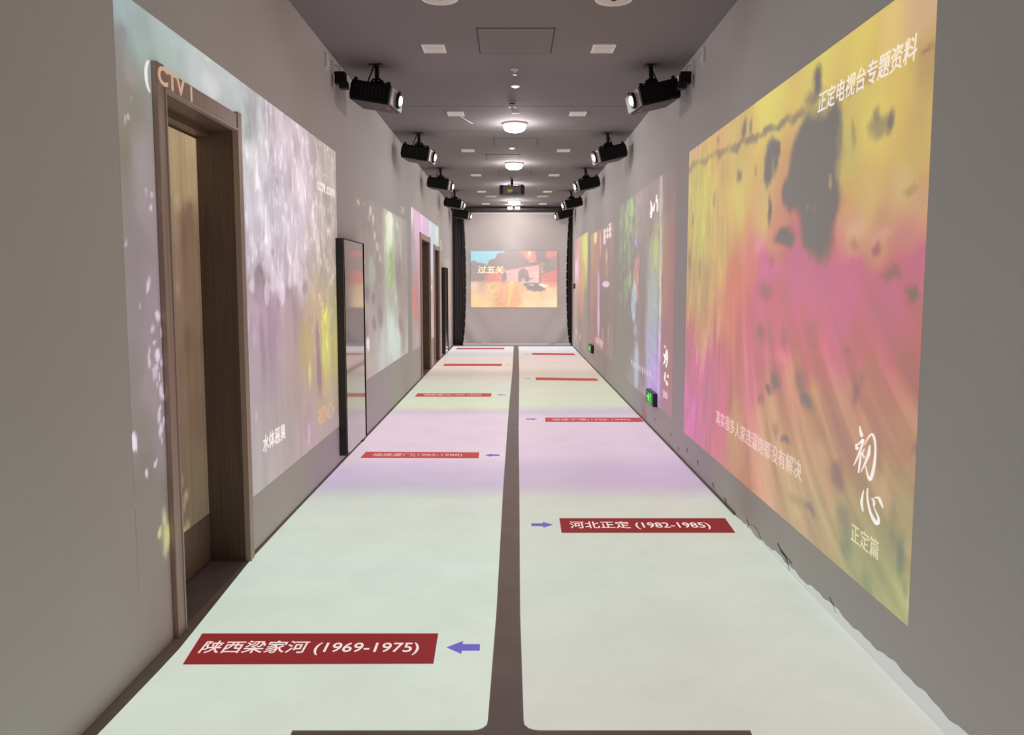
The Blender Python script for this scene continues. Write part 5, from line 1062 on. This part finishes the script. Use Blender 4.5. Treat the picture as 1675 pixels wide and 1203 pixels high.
# ------------------------------------------------------------------ projectors
def make_projector(lens_key='lens'):
    """origin on the ceiling under the mounting plate, lens looking towards local +X"""
    r = thing('projector', 'x', 'projector')
    bm = bmesh.new()
    box(bm, -0.055, 0.055, -0.055, 0.055, -0.008, 0.0, bevel=0.002)
    link_mesh('ceiling_plate', bm, M['black_soft'], r)
    bm = bmesh.new()
    cyl(bm, (0, 0, -0.008), (0, 0, -0.115), 0.018, seg=16)
    link_mesh('pole', bm, M['black'], r)
    bm = bmesh.new()
    box(bm, -0.036, 0.036, -0.03, 0.03, -0.145, -0.108, bevel=0.006)
    cyl(bm, (-0.05, 0, -0.128), (0.05, 0, -0.128), 0.012, seg=12)
    for sx in (-1, 1):
        box(bm, sx * 0.075 - 0.012, sx * 0.075 + 0.012, -0.11, 0.11, -0.168, -0.158)
    box(bm, -0.09, 0.09, -0.018, 0.018, -0.162, -0.142)
    j = link_mesh('tilt_joint', bm, M['black'], r)
    bm = bmesh.new()
    bm.free()
    for sx in (-0.02, 0.02):
        bm = bmesh.new()
        cyl(bm, (sx, -0.034, -0.128), (sx, -0.030, -0.128), 0.005, seg=8)
        link_mesh('screw', bm, M['chrome'], j)
    # tilted housing
    tilt = Matrix.Translation((0, 0, -0.172)) @ Matrix.Rotation(math.radians(10), 4, 'Y')
    def T(bm):
        bmesh.ops.transform(bm, matrix=tilt, verts=bm.verts[:])
        return bm
    bm = bmesh.new()
    box(bm, -0.155, 0.165, -0.20, 0.20, -0.150, 0.0, bevel=0.014)
    # bulged rear corners
    box(bm, -0.170, -0.14, -0.17, 0.17, -0.125, -0.02, bevel=0.012)
    body = link_mesh('housing', T(bm), M['black'], r)
    bm = bmesh.new()
    box(bm, -0.148, 0.160, -0.190, 0.190, -0.156, -0.148, bevel=0.003)
    link_mesh('lower_shell', T(bm), M['under'], r)
    bm = bmesh.new()
    for k in range(9):
        box(bm, -0.13 + k * 0.03, -0.115 + k * 0.03, -0.204, -0.198, -0.12, -0.03)
    link_mesh('vent', T(bm), M['black_soft'], r)
    bm = bmesh.new()
    box(bm, 0.160, 0.178, -0.195, 0.195, -0.148, -0.004, bevel=0.008)
    fr = link_mesh('front_panel', T(bm), M['front'], r)
    bm = bmesh.new()
    c0 = Vector((0.176, 0.03, -0.075))
    cyl(bm, c0, c0 + Vector((0.022, 0, 0)), 0.066, 0.060, seg=28)
    lr = link_mesh('lens_ring', T(bm), M['black'], fr)
    bm = bmesh.new()
    t = bmesh.new()
    bmesh.ops.create_uvsphere(t, u_segments=20, v_segments=12, radius=0.040)
    bmesh.ops.scale(t, vec=(0.45, 1, 1), verts=t.verts[:])
    bmesh.ops.translate(t, vec=c0 + Vector((0.020, 0, 0)), verts=t.verts[:])
    link_mesh('lens', T(t), M[lens_key], fr, smooth=True)
    bm.free()
    bm = bmesh.new()
    box(bm, 0.0, 0.045, -0.012, 0.012, -0.1585, -0.1562)
    link_mesh('sticker', T(bm), M['grey_label'], r)
    bm = bmesh.new()
    box(bm, 0.115, 0.14, -0.05, -0.03, -0.1585, -0.1562)
    link_mesh('status_light', T(bm), M['red_led'], r)
    for sx, sy in ((-0.13, -0.17), (0.14, -0.17), (-0.13, 0.17), (0.14, 0.17)):
        bm = bmesh.new()
        cyl(bm, (sx, sy, -0.004), (sx, sy, 0.022), 0.017, 0.014, seg=12)
        link_mesh('foot', T(bm), M['black'], r)
    bm = bmesh.new()
    tube(bm, [(-0.012, -0.03, -0.004), (-0.03, -0.035, -0.05), (-0.055, -0.04, -0.11), (-0.075, -0.05, -0.17)], 0.006)
    link_mesh('cable', bm, M['black'], r)
    return r
proj = make_projector()
projy = make_projector('lens_dim')
ORD = ['nearest', 'second', 'third', 'fourth', 'last']
YP = [7.11, 10.25, 13.30, 16.50, 19.15]
first = True
for i, y in enumerate(YP):
    for side in (-1, 1):
        x = -1.09 if side < 0 else 1.118
        yaw = math.radians(-6) if side < 0 else math.radians(180 + 7)
        src = projy if (i == 3 and side < 0) else proj
        lb = f"{ORD[i]} black projector hanging along the {'left' if side < 0 else 'right'} edge of the ceiling"
        zoff = 0.0
        if src is projy:
            projy.location = (x, y, H)
            projy.rotation_euler = (0, 0, yaw)
            projy['label'] = lb + ', with a yellowish lens'
            projy['group'] = 'side projectors under the ceiling'
        elif first:
            first = False
            proj.location = (x, y, H)
            proj.rotation_euler = (0, 0, yaw)
            proj['label'] = lb
            proj['group'] = 'side projectors under the ceiling'
        else:
            dup(proj, (x, y, H), (0, math.radians(4) if side > 0 else 0, yaw), lb, 'side projectors under the ceiling')
# the stray light of every lens on the wall opposite, plus an added unseen pair
for i, y in enumerate([3.95] + YP):  # first entry has no projector: extra spots added near the viewer
    for side in (-1, 1):
        x = -1.09 if side < 0 else 1.118
        s = -side
        ld = bpy.data.lights.new('projector_beam', 'SPOT')
        ld.energy = SPILL_POWER
        ld.color = (1.0, 0.99, 0.98)
        ld.spot_size = math.radians(105)
        ld.spot_blend = 0.35
        ld.shadow_soft_size = 0.03
        lo = bpy.data.objects.new('projector_beam', ld)
        C.objects.link(lo)
        src = Vector((x + s * 0.245, y - 0.05, 2.91))
        tgt = Vector((XR if s > 0 else XL, y - 0.25, 1.45))
        lo.location = src
        lo.rotation_euler = (tgt - src).to_track_quat('-Z', 'Y').to_euler()

ld = bpy.data.lights.new('projector_beam', 'SPOT')
ld.energy = 230
ld.color = (1.0, 0.98, 0.97)
ld.spot_size = math.radians(50)
ld.spot_blend = 0.5
ld.shadow_soft_size = 0.03
lo = bpy.data.objects.new('projector_beam', ld)
C.objects.link(lo)
lo.location = (0.04, 15.08, 3.01)
lo.rotation_euler = (Vector((0.04, 19.9, 1.30)) - lo.location).to_track_quat('-Z', 'Y').to_euler()
# centre projector, seen from behind
cp = thing('projector', 'grey projector with a yellow sticker in the middle of the ceiling, seen from behind', 'projector', (0.0, 14.8, H))
bm = bmesh.new()
cyl(bm, (0, 0, 0), (0, 0, -0.11), 0.022, 0.018, seg=14)
link_mesh('pole', bm, M['black_soft'], cp)
bm = bmesh.new()
box(bm, -0.21, 0.21, -0.16, 0.18, -0.272, -0.105, bevel=0.016)
link_mesh('housing', bm, mat('grey_projector_shell', (74, 70, 78), 0.4), cp)
bm = bmesh.new()
box(bm, -0.21, -0.15, -0.17, -0.15, -0.25, -0.12, bevel=0.006)
box(bm, 0.15, 0.21, -0.17, -0.15, -0.25, -0.12, bevel=0.006)
for k in range(6):
    box(bm, -0.02 + k * 0.025, -0.01 + k * 0.025, -0.166, -0.158, -0.24, -0.21)
link_mesh('rear_grille', bm, M['black_soft'], cp)
bm = bmesh.new()
box(bm, -0.075, 0.01, -0.1655, -0.160, -0.225, -0.175)
link_mesh('sticker', bm, M['yellow_label'], cp)
bm = bmesh.new()
cyl(bm, (0.04, 0.17, -0.19), (0.04, 0.21, -0.19), 0.05, 0.045, seg=20)
link_mesh('lens_ring', bm, M['black'], cp)
for sx in (-0.17, 0.17):
    bm = bmesh.new()
    cyl(bm, (sx, 0, -0.108), (sx, 0, -0.085), 0.018, seg=12)
    link_mesh('foot', bm, M['black_soft'], cp)

# ------------------------------------------------------------------ ceiling lamps
def make_lamp():
    r = thing('ceiling_lamp', 'x', 'lamp')
    bm = bmesh.new()
    lathe(bm, [(0, 0), (0.135, 0), (0.138, -0.012), (0.130, -0.022), (0.118, -0.024)])
    link_mesh('base_ring', bm, M['white'], r, smooth=True)
    bm = bmesh.new()
    lathe(bm, [(0.124, -0.020), (0.124, -0.045), (0.108, -0.074), (0.065, -0.094), (0, -0.100)])
    link_mesh('diffuser', bm, M['lamp'], r, smooth=True)
    return r
LY = [9.62, 12.75, 15.50, 18.42]
LD = ['nearest glowing round lamp in the middle of the ceiling', 'second glowing round ceiling lamp, before the middle projector', 'third glowing round ceiling lamp, just behind the middle projector',
      'fourth glowing round ceiling lamp, between the middle projector and the screen']
lamp = make_lamp()
for i, y in enumerate(LY):
    l = lamp if i == 0 else dup(lamp)
    l.location = ((0.03, 0.03, 0.06, 0.045)[i], y, H)
    l['label'] = LD[i]
    l['group'] = 'round ceiling lamps'
# small lit fitting right before the cloth screen
sl = thing('ceiling_spotlight', 'small double spotlight just in front of the cloth screen', 'lamp', (0.04, 19.45, H))
bm = bmesh.new()
cyl(bm, (0, 0, 0), (0, 0, -0.05), 0.03, seg=16)
link_mesh('mount', bm, M['truss'], sl)
for s in (-1, 1):
    bm = bmesh.new()
    lathe(bm, [(0, -0.05), (0.05, -0.05), (0.055, -0.085), (0.03, -0.098), (0, -0.10)], axis_origin=(s * 0.085, 0, 0))
    link_mesh('lamp_head', bm, M['lamp'], sl, smooth=True)
for (x, y) in [(0.03, v) for v in LY] + [(0.04, 19.35)]:
    ld = bpy.data.lights.new('lamp_light', 'POINT')
    ld.energy = LAMP_POWER
    ld.color = (1.0, 0.96, 0.945)
    ld.shadow_soft_size = 0.09
    lo = bpy.data.objects.new('lamp_light', ld)
    C.objects.link(lo)
    lo.location = (x, y, H - 0.17)
    if y == 19.35:
        ld.energy = 4.0

# round white speakers, square louvres, hatches, detectors
def disc(x, y, label):
    r = thing('ceiling_speaker', label, 'speaker', (x, y, H), 'round white ceiling speakers')
    bm = bmesh.new()
    lathe(bm, [(0, -0.004), (0.098, -0.004), (0.112, -0.010), (0.118, -0.004), (0.118, 0)][::-1])
    link_mesh('rim', bm, M['white'], r, smooth=True)
    bm = bmesh.new()
    lathe(bm, [(0.02, -0.006), (0.09, -0.010), (0.098, -0.005)])
    link_mesh('grille', bm, M['offwhite'], r, smooth=True)
    bm = bmesh.new()
    lathe(bm, [(0, -0.011), (0.014, -0.010), (0.016, -0.004)])
    link_mesh('centre_cap', bm, M['black_soft'], r)
disc(-0.446, 5.47, 'round white ceiling speaker cut by the top edge, left one')
disc(0.630, 5.49, 'round white ceiling speaker cut by the top edge, right one')
disc(-0.43, 17.55, 'far round white ceiling disc left of the middle projector')
disc(0.62, 17.55, 'far round white ceiling disc right of the middle projector')

def make_louvre():
    r = thing('ceiling_louvre', 'x', 'vent')
    w, d = 0.085, 0.115
    bm = bmesh.new()
    for a in ((-w, w, -d, -d + 0.016), (-w, w, d - 0.016, d), (-w, -w + 0.014, -d + 0.016, d - 0.016), (w - 0.014, w, -d + 0.016, d - 0.016)):
        box(bm, a[0], a[1], a[2], a[3], -0.008, 0.0)
    link_mesh('frame', bm, M['white'], r)
    boxo('back_plate', (-w + 0.014, w - 0.014, -d + 0.016, d - 0.016, -0.002, 0.0), M['offwhite'], r)
    for k in range(5):
        bm = bmesh.new()
        y = -0.07 + k * 0.035
        box(bm, -w + 0.014, w - 0.014, y - 0.010, y + 0.010, -0.008, -0.003)
        link_mesh('slat', bm, M['white'], r)
    return r
lv = make_louvre()
LV = [6.60, 9.07, 11.55, 14.15, 16.66, 19.2]
for i, y in enumerate(LV):
    for side in (-1, 1):
        x = -0.583 if side < 0 else 0.682
        o = lv if (i == 0 and side < 0) else dup(lv)
        o.location = (x, y, H)
        o['label'] = f"{['nearest', 'second', 'third', 'fourth', 'fifth', 'last'][i]} white square ceiling vent in the {'left' if side < 0 else 'right'} row"
        o['group'] = 'white square ceiling vents'
def hatch(x0, x1, y0, y1, label):
    xc, yc = (x0 + x1) / 2, (y0 + y1) / 2
    r = thing('access_hatch', label, 'hatch', (xc, yc, H), 'ceiling access hatches')
    hx, hy = (x1 - x0) / 2, (y1 - y0) / 2
    bm = bmesh.new()
    for a in ((-hx, hx, -hy, -hy + 0.012), (-hx, hx, hy - 0.012, hy), (-hx, -hx + 0.008, -hy, hy), (hx - 0.008, hx, -hy, hy)):
        box(bm, a[0], a[1], a[2], a[3], -0.002, 0)
    link_mesh('shadow_joint', bm, M['seam'], r)
    boxo('hatch_panel', (-hx + 0.010, hx - 0.010, -hy + 0.014, hy - 0.014, -0.004, 0.0), M['ceiling'], r, bevel=0.001)
hatch(-0.248, 0.30, 6.09, 6.74, 'painted access hatch nearest the viewer in the ceiling')
hatch(-0.228, 0.315, 10.6, 11.15, 'painted access hatch just behind the nearest round lamp')
hatch(-0.36, 0.115, 11.88, 12.45, 'painted access hatch just before the second round lamp')
hatch(-0.21, 0.31, 13.6, 14.2, 'painted access hatch between the second lamp and the middle projector')
hatch(-0.21, 0.31, 18.75, 19.15, 'painted access hatch close to the cloth screen')

dl = thing('downlight', 'small glowing downlight before the nearest round lamp', 'lamp', (0.03, 7.84, H))
bm = bmesh.new()
lathe(bm, [(0, -0.003), (0.034, -0.003), (0.040, -0.008), (0.044, 0.0)][::-1])
link_mesh('rim', bm, M['white'], dl, smooth=True)
bm = bmesh.new()
lathe(bm, [(0.030, -0.004), (0.022, -0.012), (0, -0.016)])
link_mesh('bulb', bm, M['spot'], dl, smooth=True)
ceiling_sensor = dup(dl, (0.0, 11.35, H), label='small bright sensor disc between the first two round lamps')  # a sensor copied from the downlight, so its bulb is made to glow

sp = thing('sprinkler', 'small silver sprinkler head near the glowing downlight', 'sprinkler', (0.022, 7.25, H))
bm = bmesh.new()
lathe(bm, [(0.034, 0.0), (0.032, -0.006), (0.012, -0.010), (0.010, -0.028), (0.0, -0.030)])
link_mesh('escutcheon', bm, M['offwhite'], sp, smooth=True)
bm = bmesh.new()
lathe(bm, [(0, -0.040), (0.018, -0.040), (0.018, -0.043), (0, -0.043)])
cyl(bm, (0.008, 0, -0.028), (0.012, 0, -0.040), 0.003, seg=6)
cyl(bm, (-0.008, 0, -0.028), (-0.012, 0, -0.040), 0.003, seg=6)
link_mesh('deflector', bm, M['chrome'], sp)

cc = thing('ceiling_camera', 'small white bracket sensor hanging above the nearest round lamp', 'sensor', (0.0, 8.5, H))
bm = bmesh.new()
box(bm, -0.035, 0.035, -0.03, 0.03, -0.055, 0.0, bevel=0.004)
link_mesh('bracket', bm, M['offwhite'], cc)
bm = bmesh.new()
box(bm, -0.012, 0.02, -0.012, 0.012, -0.085, -0.055)
box(bm, -0.005, 0.075, -0.04, 0.03, -0.115, -0.080, bevel=0.01)
link_mesh('sensor_head', bm, M['white'], cc)
bm = bmesh.new()
box(bm, -0.025, 0.025, -0.0335, -0.030, -0.03, -0.018)
link_mesh('slot', bm, M['seam'], cc)

bm = bmesh.new()
tube(bm, [(-0.555, 9.16, H - 0.004), (-0.53, 9.24, H - 0.006), (-0.505, 9.36, H - 0.004), (-0.475, 9.47, H - 0.006), (-0.455, 9.56, H - 0.004), (-0.435, 9.62, H - 0.004)], 0.004, 6)
tag(link_mesh('loose_cable', bm, M['offwhite']), 'loose white wire by the second left ceiling vent', 'cable')

# small boxes high on the side walls
def wall_speaker(side, y, z, label):
    x = XL if side < 0 else XR
    s = -side
    r = thing('wall_speaker', label, 'speaker', (x, y, z), 'black wall speakers')
    bm = bmesh.new()
    box(bm, min(0, s * 0.02), max(0, s * 0.02), -0.035, 0.035, 0.03, 0.13, bevel=0.003)
    link_mesh('back_plate', bm, M['offwhite'], r)
    bm = bmesh.new()
    tube(bm, [(s * 0.02, 0, 0.10), (s * 0.055, 0, 0.085), (s * 0.06, 0, 0.05)], 0.007, 8)
    link_mesh('arm', bm, M['offwhite'], r)
    bm = bmesh.new()
    a, b = sorted((s * 0.025, s * 0.105))
    box(bm, a, b, -0.045, 0.045, -0.045, 0.045, bevel=0.006)
    link_mesh('cabinet', bm, M['black'], r)
    bm = bmesh.new()
    a, b = sorted((s * 0.06, s * 0.125))
    box(bm, a, b, -0.055, 0.02, -0.085, -0.03, bevel=0.006)
    link_mesh('lamp_head', bm, M['black_soft'], r)
wall_speaker(-1, 6.80, 3.025, 'small black speaker high on the left wall before the nearest projector')
wall_speaker(1, 6.80, 3.025, 'small black speaker high on the right wall beside the nearest projector')
for side, y, lb in ((-1, 6.58, 'narrow white plate high on the left wall'), (1, 6.44, 'narrow white plate high on the right wall')):
    x = XL if side < 0 else XR
    s = -side
    a, b = sorted((0, s * 0.014))
    r = thing('wall_plate', lb, 'plate', (x, y, 3.10))
    boxo('cover', (a, b, -0.035, 0.035, -0.055, 0.055), M['offwhite'], r, bevel=0.003)
    a, b = sorted((s * 0.014, s * 0.018))
    boxo('button', (a, b, -0.02, 0.02, -0.03, 0.0), M['white'], r)
